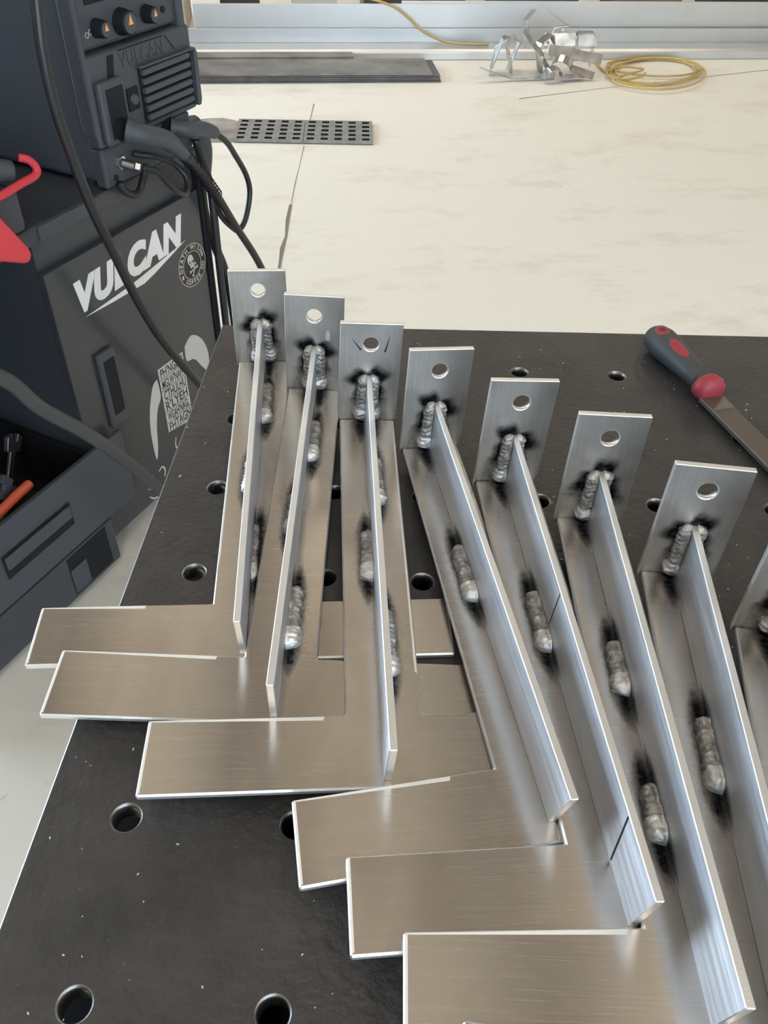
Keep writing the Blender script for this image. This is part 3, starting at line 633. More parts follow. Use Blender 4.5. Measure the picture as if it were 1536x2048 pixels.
for k, (x, y, z, rx, ry, rz, sk) in enumerate(BR):
    t = thing('welded_bracket', LABELS[k], 'metal bracket', (x, y, z + TZ + 0.0003), (rx, ry, rz), 'fan of welded brackets')
    def add(name, me, bev=0.0, bmat=1, loc=(0, 0, 0), smooth=False):
        o = bpy.data.objects.new(name, me); o.location = loc; link(o, t)
        if bev:
            md = o.modifiers.new('bevel', 'BEVEL'); md.width = bev; md.segments = 1; md.limit_method = 'ANGLE'; md.angle_limit = math.radians(50); md.material = bmat
        return o
    add('base_plate', base_plate(k, sk), 0.0011)
    add('fin', fin(k), 0.0005, loc=(0, 0, T))
    add('tab', tab_mesh(k), 0.0004, 2, loc=(0, S, 0.0))
    for i, (s, w0, w1) in enumerate(WELDS[k]):
        bm = bead(w0 - w1, (0.0054 if k == 0 and i == 1 else 0.0105) * RNG.uniform(.9, 1.1), 0.0085 * RNG.uniform(.9, 1.1), k * 10 + i, 0.16)
        bm.transform(Matrix.Translation((0, w0, 0)) @ Matrix.Scale(-1, 4, (0, 1, 0)))
        if s < 0: bm.transform(Matrix.Scale(-1, 4, (1, 0, 0)))
        bm.transform(Matrix.Translation((s * T / 2, 0, T)))
        bmesh.ops.recalc_face_normals(bm, faces=bm.faces)
        obj('weld_bead', bm, ['weld', 'toe'], t, smooth=True)
    for s in (-1, 1):                                      # upright beads between fin and tab
        bm = bead(H1 + 0.001, 0.0095, 0.0075, k * 10 + 5 + s, 0.30)
        # bead +y -> down, corner between fin side (x) and tab face (-y)
        bm.transform(Matrix(((1, 0, 0, 0), (0, 0, -1, 0), (0, -1, 0, 0), (0, 0, 0, 1))))
        if s < 0: bm.transform(Matrix.Scale(-1, 4, (1, 0, 0)))
        bm.transform(Matrix.Translation((s * T / 2, S, T + H1 + 0.001)))
        bmesh.ops.recalc_face_normals(bm, faces=bm.faces)
        obj('weld_bead', bm, ['weld', 'toe'], t, smooth=True)
    zt = T + 0.00012                                       # matte strips where the edges were ground
    def strip_on(poly): obj('ground_edge', prism(bmesh.new(), poly, T - 0.0002, zt, 'z'), 'ground', t)
    sh = math.tan(sk); ue = -LH + [0.075, 0.105, 0.11, 0.095, 0.0, 0.115, 0.0, 0.0][k]
    if ue > -LH + 0.01:
        yb = lambda u: BW - 0.0008 + sh * u
        strip_on([(-LH + 0.001, yb(-LH) - 0.0007), (ue, yb(ue) - 0.0028), (ue + 0.001, yb(ue)), (-LH + 0.001, yb(-LH))])
    if k in (0, 1, 2, 3, 4, 5): strip_on([(-LH + 0.0008, 0.002 - sh * LH), (-LH + 0.0022, 0.002 - sh * LH), (-LH + 0.0022, BW - 0.001 - sh * LH), (-LH + 0.0008, BW - 0.001 - sh * LH)])
    if k == 0: strip_on([(-SW + 0.0008, BW + 0.03), (-SW + 0.0021, BW + 0.05), (-SW + 0.0016, S - 0.004), (-SW + 0.0008, S - 0.004)])
    if k == 2: strip_on([(SW - 0.0008, BW + 0.032), (SW - 0.0024, BW + 0.034), (SW - 0.0018, S - 0.004), (SW - 0.0008, S - 0.004)])
    if k == 2:
        for pts in ([(-0.0175, 0.091), (-0.0085, 0.079)], [(0.0165, 0.0955), (0.0125, 0.0775)]):
            (u0, h0), (u1, h1) = pts; d = Vector((u1 - u0, h1 - h0)).normalized(); nn = Vector((-d.y, d.x)) * 0.0008
            obj('black_scratch', prism(bmesh.new(), [(u0, h0), (u1 + nn.x, h1 + nn.y), (u1 - nn.x, h1 - nn.y)], S - 0.0003, S - 0.00002, 'y'), 'decal_black', t)
    if k == 1:
        obj('pale_blotch', prism(bmesh.new(), [(0.0125 + 0.0023 * math.cos(a), 0.065 + 0.0055 * math.sin(a)) for a in [i * PI / 8 for i in range(16)]], S - 0.0003, S - 0.00002, 'y'), 'decal_grey', t)
    if k == 4:
        for v0, v1, h0, h1 in ((0.040, 0.043, 0.002, 0.043),):
            d = 0.0007
            obj('pen_line', prism(bmesh.new(), [(v0 - d, T + h0), (v0 + d, T + h0), (v1 + d, T + h1), (v1 - d, T + h1)], -T / 2 - 0.00025, -T / 2 - 0.00002, 'x'), 'decal_black', t)
        obj('pen_line', prism(bmesh.new(), [(0.2030, T + 0.012), (0.2038, T + 0.012), (0.2008, T + 0.045), (0.2000, T + 0.045)], -T / 2 - 0.00025, -T / 2 - 0.00002, 'x'), 'decal_black', t)
# ------------------------------------------------------------------ file with a red and black handle
fdir = Vector((0.4603 - 0.4282, 0.5723 - 0.6698, 0)); fyaw = math.atan2(fdir.y, fdir.x)
ft = thing('hand_file', 'flat steel file with a black and red rubber handle on the table', 'file', (0.4275, 0.674, TZ), (0, 0, fyaw))
prof = [(0.0, 0.006), (0.002, 0.0105), (0.008, 0.0150), (0.018, 0.0172), (0.034, 0.0172), (0.055, 0.0152), (0.075, 0.0132), (0.092, 0.0122), (0.102, 0.0130)]
def lathe(bm, prof, sx=1.0, sz=1.0, n=28, cz=0.0, mi=0):
    rings = [[bm.verts.new((p, r * sx * math.cos(2 * PI * k / n), cz + r * sz * math.sin(2 * PI * k / n))) for k in range(n)] for p, r in prof]
    fs = []
    for a, c in zip(rings, rings[1:]):
        for k in range(n): fs.append(bm.faces.new((a[k], a[(k + 1) % n], c[(k + 1) % n], c[k])))
    fs.append(bm.faces.new(rings[0][::-1])); fs.append(bm.faces.new(rings[-1]))
    for f in fs: f.material_index = mi
    return bm
hd = obj('handle', lathe(bmesh.new(), prof, 1.0, 0.88, 28, 0.0155), 'grip', ft, smooth=True)
obj('collar', lathe(bmesh.new(), [(0.1015, 0.0125), (0.104, 0.0155), (0.110, 0.0165), (0.116, 0.0150), (0.119, 0.0110)], 1.0, 0.85, 28, 0.0155), 'grip_red', ft, smooth=True)
def patch(x0, x1, a0, half, off, m, name, par, flat=1.0):
    """curved oval inlay on the handle around angle a0"""
    bm = bmesh.new(); rings = []
    def rad(x):
        for (p, r), (q, s) in zip(prof, prof[1:]):
            if p <= x <= q: return r + (s - r) * (x - p) / (q - p)
        return prof[-1][1]
    cx, hx_ = (x0 + x1) / 2, (x1 - x0) / 2
    for f in (1.0, 0.66, 0.33, 0.0):
        row = []
        for i in range(20):
            t_ = 2 * PI * i / 20; x = cx + hx_ * f * math.cos(t_); a = a0 + half * f * math.sin(t_); r = rad(x) + off * (1 if f < 1 else -0.4)
            row.append(bm.verts.new((x, r * math.cos(a), 0.0155 + 0.88 * r * math.sin(a))))
        rings.append(row)
    for a, c in zip(rings[:3], rings[1:3]):
        for i in range(20): bm.faces.new((a[i], a[(i + 1) % 20], c[(i + 1) % 20], c[i]))
    bm.faces.new(rings[2]); bmesh.ops.delete(bm, geom=rings[3], context='VERTS'); bmesh.ops.recalc_face_normals(bm, faces=bm.faces)
    return obj(name, bm, m, par, smooth=True)
patch(0.008, 0.029, 1.75, 0.5, 0.0005, 'grip_red', 'hanging_hole_ring', hd); patch(0.0125, 0.0245, 1.75, 0.27, 0.0009, 'grip_red_shade', 'hanging_hole_shade', hd)  # darker red inlay paints the shaded inside of the hole
patch(0.036, 0.071, 1.75, 0.48, 0.0006, 'grip_red', 'red_inlay', hd)
for x in (0.083, 0.087, 0.091):
    obj('grip_rib', lathe(bmesh.new(), [(x, 0.0122), (x + 0.0006, 0.0130), (x + 0.0016, 0.0130), (x + 0.0022, 0.0122)], 1.0, 0.88, 28, 0.0155), 'grip', hd, smooth=True)
obj('blade', prism(bmesh.new(), [(0.116, -0.0125), (0.330, -0.0125), (0.345, -0.009), (0.345, 0.009), (0.330, 0.0125), (0.116, 0.0125)], 0.0055, 0.0105, 'z'), 'file', ft, bevel=0.0006, seg=1)
obj('tang_face', box(0.1165, 0.140, -0.012, 0.012, 0.0104, 0.0107), 'toolsteel', ft)
# ------------------------------------------------------------------ welding cart (local x along its face, y into it, z up)
CA = math.radians(65.2721); CLOC = (-0.87528, 0.32929, 0.0)
cart = thing('welding_cart', 'black steel welding cabinet cart with a large white logo on its door', 'cart', CLOC, (0, 0, CA))
A0, A1 = 0.42, 1.403
bm = bmesh.new()
bx(bm, 0.955, A1, 0.004, 0.42, 0.05, 0.735); bx(bm, A0, A0 + 0.02, 0.0, 0.42, 0.14, 0.735); bx(bm, A0 + .02, 0.955, 0.40, 0.42, 0.14, 0.735)
obj('cabinet_body', bm, 'blk', cart)
obj('base', box(A0, 0.94, -0.036, 0.42, 0.02, 0.138), 'blk', cart, bevel=0.004)
obj('base_recess_shade', box(0.80, 0.915, -0.0372, -0.0362, 0.03, 0.132), 'plastic2', cart)  # black plate painting the shade of a cavity in the base
obj('base_bracket', box(0.80, 0.845, -0.0392, -0.0374, 0.035, 0.10), 'plastic', cart)
for a in (0.5, 0.86, 1.32):
    for y in (0.05, 0.36): obj('caster', cyl(bmesh.new(), (a - 0.012, y, 0.025), (1, 0, 0), 0.025, 0.025, 0.024, 20), 'rubber', cart)
obj('top', box(A0, A1 + 0.015, -0.004, 0.43, 0.737, 0.768), 'blk', cart, bevel=0.005)
obj('front_lip', box(0.97, 1.12, -0.0065, -0.0045, 0.742, 0.766), 'plastic', cart)
obj('corner_post', box(A1 + 0.001, A1 + 0.020, -0.012, 0.02, 0.05, 0.735), 'plastic2', cart, bevel=0.004)
door = obj('door', box(0.951, 1.396, -0.012, 0.0035, 0.055, 0.688), 'blk_panel', cart, bevel=0.002)
door['label'] = 'glossy black door with white lettering and stickers'
# logo on the door
bm = bmesh.new()
tb = text_bm('VULCAN', 0.088, 0, 0.0003, 0.30, 0.0058, 1.10)
xs = [v.co.x for v in tb.verts]; ys = [v.co.y for v in tb.verts]; w_, h_ = max(xs) - min(xs), max(ys) - min(ys); mx_, my_ = (max(xs) + min(xs)) / 2, (max(ys) + min(ys)) / 2
tm = Matrix.Translation((1.174, -0.0123, 0.6215)) @ Matrix.Rotation(math.radians(-2.4), 4, 'Y') @ Matrix.Rotation(PI / 2, 4, 'X') @ Matrix.Diagonal((0.324 / w_, 0.064 / h_, 1, 1)) @ Matrix.Translation((-mx_, -my_, 0))
merge(bm, tb, tm)
obj('logo_lettering', bm, 'decal', door)
obj('logo_swoosh', prism(bmesh.new(), [(1.023, 0.5735), (1.100, 0.5690), (1.1923, 0.5660), (1.2275, 0.5728), (1.3364, 0.6010), (1.262, 0.5915), (1.205, 0.5850), (1.155, 0.5795)], -0.0126, -0.0121, 'y'), 'decal', door)
# round sticker
def disc(bm, cx, cz, r0, r1, y0, y1, mi, n=48):
    def lp(r, y): return [bm.verts.new((cx + r * math.cos(2 * PI * i / n), y, cz + r * math.sin(2 * PI * i / n))) for i in range(n)]
    o0, o1 = lp(r1, y0), lp(r1, y1)
    if r0 > 0: i0, i1 = lp(r0, y0), lp(r0, y1)
    fs = []
    for i in range(n):
        j = (i + 1) % n; fs.append(bm.faces.new((o0[i], o0[j], o1[j], o1[i])))
        if r0 > 0: fs += [bm.faces.new((o0[i], i0[i], i0[j], o0[j])), bm.faces.new((i0[i], i1[i], i1[j], i0[j]))]
    if r0 <= 0: fs.append(bm.faces.new(o0))
    for f in fs: f.material_index = mi
def ell(bm, cx, cz, rx, rz, y0, y1, mi, rot=0, n=20):
    prism(bm, [(cx + rx * math.cos(a) * math.cos(rot) - rz * math.sin(a) * math.sin(rot), cz + rx * math.cos(a) * math.sin(rot) + rz * math.sin(a) * math.cos(rot)) for a in [2 * PI * i / n for i in range(n)]], y0, y1, 'y', mi)
sx, sz, yF = 1.348, 0.540, -0.0122
bm = bmesh.new()
disc(bm, sx, sz, 0, 0.0475, yF - 0.0002, yF, 0); disc(bm, sx, sz, 0.0455, 0.0475, yF - 0.0004, yF - 0.0001, 2); disc(bm, sx, sz, 0.0298, 0.0312, yF - 0.0004, yF - 0.0001, 1)
def arc_text(s, r, a_mid, step, size, flip):
    n = len(s)
    for i, ch in enumerate(s):
        if ch == ' ': continue
        a = a_mid - (i - (n - 1) / 2) * step * (1 if not flip else -1)
        g = text_bm(ch, size, 1, 0.0001, 0, 0.0003)
        m_ = Matrix.Translation((sx + r * math.cos(a), yF - 0.0004, sz + r * math.sin(a))) @ Matrix.Rotation(-(a - PI / 2) if not flip else -(a + PI / 2), 4, 'Y') @ Matrix.Rotation(PI / 2, 4, 'X')
        merge(bm, g, m_)
arc_text('DEATH WISH', 0.0383, math.radians(105), math.radians(16.5), 0.0135, False)
arc_text('COFFEE CO', 0.0383, math.radians(-72), math.radians(14), 0.0128, True)
for a in (math.radians(16), math.radians(203)): ell(bm, sx + 0.0385 * math.cos(a), sz + 0.0385 * math.sin(a), 0.0028, 0.0050, yF - 0.0005, yF - 0.0001, 1)
ell(bm, sx - 0.004, sz + 0.013, 0.0100, 0.0125, yF - 0.0005, yF - 0.0001, 1, 0.2); prism(bm, [(sx - 0.0085, sz + 0.004), (sx + 0.0055, sz + 0.005), (sx + 0.004, sz - 0.005), (sx - 0.006, sz - 0.0055)], yF - 0.0005, yF - 0.0001, 'y', 1)
for dx in (-0.0075, 0.0012): ell(bm, sx + dx, sz + 0.0085, 0.0023, 0.0028, yF - 0.0007, yF - 0.0004, 0)
ell(bm, sx - 0.0028, sz + 0.0035, 0.0011, 0.0018, yF - 0.0007, yF - 0.0004, 0)
for (p, q) in (((-0.009, -0.013), (0.016, -0.009)), ((-0.001, -0.024), (0.010, 0.001))):
    d = Vector((q[0] - p[0], q[1] - p[1])).normalized(); nn = Vector((-d.y, d.x)) * 0.0013
    prism(bm, [(sx + p[0] + nn.x, sz + p[1] + nn.y), (sx + q[0] + nn.x, sz + q[1] + nn.y), (sx + q[0] - nn.x, sz + q[1] - nn.y), (sx + p[0] - nn.x, sz + p[1] - nn.y)], yF - 0.0005, yF - 0.0001, 'y', 1)
    for e in (p, q):
        for sgn in (-1, 1): ell(bm, sx + e[0] + nn.x * sgn * 1.2, sz + e[1] + nn.y * sgn * 1.2, 0.0019, 0.0019, yF - 0.0005, yF - 0.0001, 1, n=10)
st = obj('round_sticker', bm, ['decal_black', 'decal_grey', 'decal_pink'], door); st['label'] = 'round black coffee sticker with skull and crossbones'
# lettered plaque sticker with plain curved side shapes
bm = bmesh.new()
px0, px1, pz0, pz1 = 1.188, 1.272, 0.184, 0.364
prism(bm, [(px0 - 0.003, pz0 + 0.012), (px1 + 0.002, pz0 - 0.004), (px1 + 0.001, pz1), (px0 - 0.003, pz1 + 0.001)], yF - 0.0003, yF, 'y', 0)
rows = ["PH'NGLUI", "MGLW'NAFH", 'CTHULHU', "R'LYEH", "WGAH'NAGL", 'FHTAGN']
for i, s in enumerate(rows):
    zc = pz1 - 0.014 - i * 0.0288; g = text_bm(s, 0.03, 1, 0.0001, 0, 0.0004)
    xs = [v.co.x for v in g.verts]; ys = [v.co.y for v in g.verts]; ww, hh = max(xs) - min(xs), max(ys) - min(ys)
    merge(bm, g, Matrix.Translation(((px0 + px1) / 2, yF - 0.0005, zc)) @ Matrix.Rotation(PI / 2, 4, 'X') @ Matrix.Diagonal((0.078 / ww, 0.0235 / hh, 1, 1)) @ Matrix.Translation((-(max(xs) + min(xs)) / 2, -(max(ys) + min(ys)) / 2, 0)))
    prism(bm, [(px0 - 0.002, zc - 0.0151), (px1 + 0.001, zc - 0.0151), (px1 + 0.001, zc - 0.0137), (px0 - 0.002, zc - 0.0137)], yF - 0.0005, yF - 0.0002, 'y', 1)
o = obj('lettered_sticker', bm, ['decal_grey', 'decal_black'], door); o['label'] = 'pale grey sticker with six rows of dark lettering'
bm = bmesh.new()
def smooth_poly(pl): return [(p.x, p.y) for p in catmull([(x, z, 0) for x, z in pl + pl[:1]], 4)[:-1]]
prism(bm, smooth_poly([(1.178, 0.345), (1.160, 0.335), (1.138, 0.285), (1.128, 0.225), (1.130, 0.155), (1.142, 0.185), (1.150, 0.235), (1.163, 0.275), (1.180, 0.300)]), yF - 0.0003, yF, 'y')
obj('sticker_flank', bm, 'decal_grey', door); bm = bmesh.new()
prism(bm, smooth_poly([(1.283, 0.372), (1.312, 0.386), (1.345, 0.360), (1.362, 0.315), (1.355, 0.270), (1.335, 0.290), (1.310, 0.325), (1.283, 0.335)]), yF - 0.0003, yF, 'y')
obj('sticker_flank', bm, 'decal_grey', door)
for c in ([(1.205, 0.17), (1.20, 0.145), (1.215, 0.128), (1.235, 0.135), (1.245, 0.155)], [(1.235, 0.165), (1.245, 0.135), (1.265, 0.13), (1.275, 0.150)],
          [(1.1085, 0.125), (1.095, 0.118), (1.088, 0.10), (1.095, 0.09)], [(1.13, 0.12), (1.142, 0.125), (1.15, 0.112), (1.145, 0.095)], [(1.085, 0.075), (1.10, 0.060), (1.12, 0.058)]):
    pts = catmull([(p[0], 0, p[1]) for p in c], 5); bm = bmesh.new(); prev = None
    for i, p in enumerate(pts):
        d = (pts[min(i + 1, len(pts) - 1)] - pts[max(i - 1, 0)]).normalized(); nn = Vector((-d.z, 0, d.x)) * 0.0021 * (0.35 + 0.65 * math.sin(PI * (0.15 + 0.7 * i / len(pts))))
        a, e = bm.verts.new((p.x + nn.x, yF - 0.0002, p.z + nn.z)), bm.verts.new((p.x - nn.x, yF - 0.0002, p.z - nn.z))
        if prev: bm.faces.new((prev[0], prev[1], e, a))
        prev = (a, e)
    bmesh.ops.recalc_face_normals(bm, faces=bm.faces)
    obj('curl_decal', bm, 'decal_grey', door)
# door handle: raised frame, with a black plate as the shade of its opening
hf = obj('handle_frame', box(1.018, 1.066, -0.022, -0.0118, 0.318, 0.492), 'plastic', door, bevel=0.004)
obj('handle_pocket_shade', box(1.030, 1.060, -0.0230, -0.0216, 0.345, 0.472), 'plastic2', hf, bevel=0.0006)
# lower tool drawer standing proud of the door
dr = obj('drawer_front', box(A0, 1.020, -0.040, -0.028, 0.146, 0.322), 'plastic', cart, bevel=0.003)
obj('drawer_tray', box(A0 + 0.03, 0.945, -0.027, 0.36, 0.150, 0.165), 'plastic2', cart)
obj('drawer_side', box(0.938, 0.946, -0.027, 0.36, 0.165, 0.300), 'plastic2', cart)
obj('drawer_back', box(A0 + 0.03, 0.937, 0.35, 0.36, 0.165, 0.300), 'plastic2', cart)
obj('pull_recess_shade', box(0.665, 0.842, -0.0425, -0.0405, 0.205, 0.262), 'plastic2', dr, bevel=0.004); obj('pull_lip', box(0.668, 0.838, -0.0485, -0.0420, 0.228, 0.258), 'plastic', dr, bevel=0.004)  # black plate paints the shade of the pull recess
# tools in the drawer (world things placed in the cart frame)
CM = Matrix.Translation(CLOC) @ Matrix.Rotation(CA, 4, 'Z')
def cthing(name, label, cat, p, rot=(0, 0, 0), group=None):
    e = Euler((rot[0], rot[1], 0)); w = CM @ Vector(p)
    return thing(name, label, cat, w, (rot[0], rot[1], rot[2] + CA), group)
def cpath(pts, o): 
    inv = o.matrix_basis.inverted() if False else None
    return pts
pl = cthing('pliers', 'pliers with an orange grip lying in the open drawer', 'pliers', (0.70, 0.02, 0.17), (0, 0, 0), 'tools in the drawer')
obj('orange_grip', tube([(-0.06, -0.03, 0.10), (0.0, -0.02, 0.135), (0.06, -0.012, 0.140), (0.112, -0.008, 0.142)], [0.010] * 24 + [0.008], 10, 8), 'tool_orange', pl, smooth=True)
obj('jaw', tube([(-0.06, -0.03, 0.10), (-0.10, -0.02, 0.06), (-0.14, 0.0, 0.0)], 0.008, 8), 'toolsteel', pl)
for i, (a, y, h, l, tilt, m_, lb) in enumerate([(0.80, 0.12, 0.20, 0.16, 35, 'toolsteel', 'dark steel wrench standing up in the open drawer'), (0.905, 0.06, 0.18, 0.20, -42, 'plastic', 'thin punch leaning in the drawer corner under the door'), (0.62, 0.15, 0.2, 0.15, 20, 'toolsteel', 'dark steel bar lying deep in the open drawer')]):
    tt = cthing('hand_tool', lb, 'tool', (a, y, 0.17), (0, math.radians(tilt), 0.2), 'tools in the drawer')
    obj('shaft', box(-0.008, 0.008, -0.004, 0.004, 0.0, l), m_, tt, bevel=0.002)
    obj('head', prism(bmesh.new(), [(-0.02, l - 0.01), (0.02, l - 0.01), (0.024, l + 0.02), (0.008, l + 0.028), (0.006, l + 0.012), (-0.006, l + 0.012), (-0.008, l + 0.028), (-0.024, l + 0.02)], -0.005, 0.005, 'y'), m_, tt, bevel=0.001, seg=1)
# ------------------------------------------------------------------ welding machine on the cart
wm = cthing('welding_machine', 'black welding machine with knobs and vent louvres standing on the cart', 'welding machine', (1.28, 0.0, 0.768))
def wobj(name, bm, m_, parent=wm, **k):
    bm.transform(Matrix.Translation((-1.28, 0, -0.768))); return obj(name, bm, m_, parent, **k)
def wo(name, bm, m_, parent, **k):                       # parts of parts share the machine's frame
    bm.transform(Matrix.Translation((-1.28, 0, -0.768))); return obj(name, bm, m_, parent, **k)
wobj('case', box(1.150, 1.418, 0.012, 0.40, 0.775, 1.16), 'plastic', bevel=0.012, seg=3)
ctl = wobj('control_panel', box(1.146, 1.415, -0.004, 0.016, 0.993, 1.15), 'plastic', bevel=0.006)
wo('side_rail', box(1.1395, 1.152, -0.014, 0.02, 0.86, 1.16), 'plastic', ctl, bevel=0.005); wo('side_rail', box(1.403, 1.421, -0.014, 0.02, 0.985, 1.16), 'plastic', ctl, bevel=0.005)
fas = wobj('lower_fascia', box(1.142, 1.428, -0.016, 0.016, 0.842, 0.989), 'plastic', bevel=0.007, seg=3)
wobj('bottom_skirt', box(1.146, 1.405, -0.010, 0.016, 0.770, 0.840), 'plastic', bevel=0.005)
for a in (1.17, 1.39): wobj('foot', cyl(bmesh.new(), (a, 0.05, 0.768), (0, 0, 1), 0.014, 0.014, 0.008, 16), 'rubber'); wobj('foot', cyl(bmesh.new(), (a, 0.34, 0.768), (0, 0, 1), 0.014, 0.014, 0.008, 16), 'rubber')
# display
dsp = wo('display_bezel', box(1.178, 1.330, -0.0065, -0.0035, 1.058, 1.14), 'plastic2', ctl, bevel=0.002)
# knobs
def knob(a, h, r, name='knob'):
    kb = bmesh.new(); n = 36
    rings = []
    for y, rr in ((-0.0038, r * 1.04), (-0.010, r * 1.0), (-0.024, r * 0.90), (-0.026, r * 0.82)):
        rings.append([kb.verts.new((a + rr * (1 + (0.03 if i % 3 == 0 else 0)) * math.cos(2 * PI * i / n), y, h + rr * (1 + (0.03 if i % 3 == 0 else 0)) * math.sin(2 * PI * i / n))) for i in range(n)])
    for p, q in zip(rings, rings[1:]):
        for i in range(n): kb.faces.new((p[i], p[(i + 1) % n], q[(i + 1) % n], q[i]))
    kb.faces.new(rings[-1]); bmesh.ops.recalc_face_normals(kb, faces=kb.faces)
    k_ = wobj(name, kb, 'plastic2')
    wo('pointer', prism(bmesh.new(), [(a - r * 0.28, h - r * 0.1), (a + r * 0.30, h - r * 0.1), (a + r * 0.02, h + r * 0.62)], -0.0268, -0.0258, 'y'), 'orange', k_)
    wo('cap_face', cyl(bmesh.new(), (a, -0.0256, h), (0, -1, 0), r * 0.78, r * 0.78, 0.0006, 24), 'plastic', k_)
knob(1.197, 1.022, 0.0145); knob(1.258, 1.021, 0.0205); knob(1.325, 1.021, 0.0145)
wo('setting_symbol', (lambda b_: (disc(b_, 1.172, 1.016, 0.0036, 0.0044, -0.0046, -0.004, 0, 20), disc(b_, 1.181, 1.019, 0.0036, 0.0044, -0.0046, -0.004, 0, 20), b_)[2])(bmesh.new()), 'decal_grey', ctl)
wo('jack', cyl(bmesh.new(), (1.372, -0.0035, 1.020), (0, -1, 0), 0.006, 0.005, 0.003, 16), 'plastic2', ctl)
# embossed name
eb = text_bm('VULCAN', 0.034, 0, 0.0012, 0.0, 0.0004, 1.15)
xs = [v.co.x for v in eb.verts]; w_ = max(xs) - min(xs)
eb.transform(Matrix.Translation((1.285, -0.0165, 0.967)) @ Matrix.Rotation(PI / 2, 4, 'X') @ Matrix.Diagonal((0.118 / w_, 0.95, 1, 1)))
wo('embossed_lettering', eb, 'plastic', fas)
wo('name_plate_line', box(1.225, 1.345, -0.0172, -0.0158, 0.9835, 0.9848), 'plastic2', fas)
wo('name_plate_line', prism(bmesh.new(), [(1.352, 0.983), (1.354, 0.983), (1.376, 0.957), (1.374, 0.957)], -0.0172, -0.0158, 'y'), 'plastic2', fas)
wo('fascia_groove', prism(bmesh.new(), [(1.196, 0.982), (1.212, 0.982), (1.204, 0.946), (1.188, 0.946)], -0.0172, -0.0158, 'y'), 'plastic2', fas)
# louvred grille, a black plate as the shade between the slats
gb = wo('grille_recess_shade', box(1.266, 1.420, -0.0172, -0.0158, 0.852, 0.948), 'plastic2', fas, bevel=0.0006)
for i in range(6):
    z = 0.859 + i * 0.0152
    wo('louvre', prism(bmesh.new(), [(1.270, z), (1.404, z + 0.001), (1.410, z + 0.0062), (1.404, z + 0.0112), (1.270, z + 0.0102)], -0.026, -0.0170, 'y'), 'plastic', fas, bevel=0.0018)
wo('grille_rim', prism(bmesh.new(), [(1.416, 0.850), (1.424, 0.850), (1.428, 0.86), (1.428, 0.944), (1.422, 0.952), (1.262, 0.952), (1.262, 0.948), (1.418, 0.948), (1.419, 0.945)], -0.028, -0.015, 'y'), 'plastic', fas, bevel=0.001, seg=1)
# cable pocket, its shaded inside drawn as a black plate
wo('pocket_frame', box(1.150, 1.216, -0.030, -0.014, 0.846, 0.950), 'plastic', fas, bevel=0.007, seg=3)
wo('pocket', box(1.163, 1.207, -0.0312, -0.0290, 0.856, 0.938), 'plastic2', fas, bevel=0.001)
lt = wo('latch_plate', box(1.228, 1.258, -0.0186, -0.0158, 0.884, 0.922), 'plastic2', fas, bevel=0.001)
wo('latch_screw', cyl(bmesh.new(), (1.244, -0.0185, 0.902), (0, -1, 0), 0.010, 0.008, 0.004, 18), 'plastic', fas)
wo('socket_ring', cyl(bmesh.new(), (1.187, -0.0315, 0.868), (0, -1, 0), 0.020, 0.019, 0.008, 28), 'plastic2', fas)
wo('socket_ring', cyl(bmesh.new(), (1.335, -0.0095, 0.828), (0, -1, 0), 0.020, 0.019, 0.010, 28), 'plastic2', fas)
gs = wobj('gas_fitting', cyl(bmesh.new(), (1.190, -0.009, 0.806), (0, -1, 0), 0.0135, 0.0125, 0.006, 6), 'chrome')
wo('fitting_collar', cyl(bmesh.new(), (1.190, -0.0145, 0.806), (0.5, -1, -0.3), 0.0085, 0.0085, 0.022, 16), 'toolsteel', gs); wo('fitting_nut', cyl(bmesh.new(), (1.201, -0.035, 0.800), (0.5, -1, -0.3), 0.0105, 0.0105, 0.009, 6), 'chrome', gs)
wobj('drain_plug', cyl(bmesh.new(), (1.172, -0.0095, 0.784), (0, -1, 0), 0.006, 0.006, 0.002, 16), 'plastic2')
# ------------------------------------------------------------------ cables
def cw(p): return tuple(CM @ Vector(p))
def cable(name, label, parts, group='welding cables'):
    t = thing(name, label, 'cable', cw(parts[0][1][0]), (0, 0, 0), group); base = Vector(t.location)
    for pname, pts, r, m_ in parts:
        w = catmull([cw(p) for p in pts], 8); w = [p - base for p in w]
        rad = r if not callable(r) else [r(i / (len(w) - 1)) for i in range(len(w))]
        obj(pname, sweep(bmesh.new(), w, rad, 12), m_, t, smooth=True)
    return t
big = [(1.02, -0.10, 1.30), (0.988, -0.10, 1.107), (0.979, -0.10, 1.046), (0.979, -0.10, 0.972), (0.993, -0.10, 0.88), (1.010, -0.10, 0.801), (1.036, -0.10, 0.721), (1.069, -0.10, 0.62), (1.121, -0.10, 0.498), (1.213, -0.10, 0.338), (1.32, -0.10, 0.16), (1.42, -0.10, 0.04), (1.55, -0.12, 0.012), (1.8, -0.2, 0.012)]
cable('welding_cable', 'thick black cable hanging in front of the machine and across the door logo', [('cable', big, 0.0088, 'rubber')])
low = [(0.40, -0.16, 0.78), (0.60, -0.16, 0.74), (0.699, -0.16, 0.672), (0.751, -0.16, 0.585), (0.825, -0.16, 0.487), (0.899, -0.16, 0.373), (0.978, -0.16, 0.232), (1.05, -0.18, 0.08), (1.14, -0.22, 0.016), (1.4, -0.4, 0.014)]
cable('rubber_hose', 'thick grey black hose running diagonally in front of the tool drawer', [('hose', low, 0.0125, 'rubber_grey')])
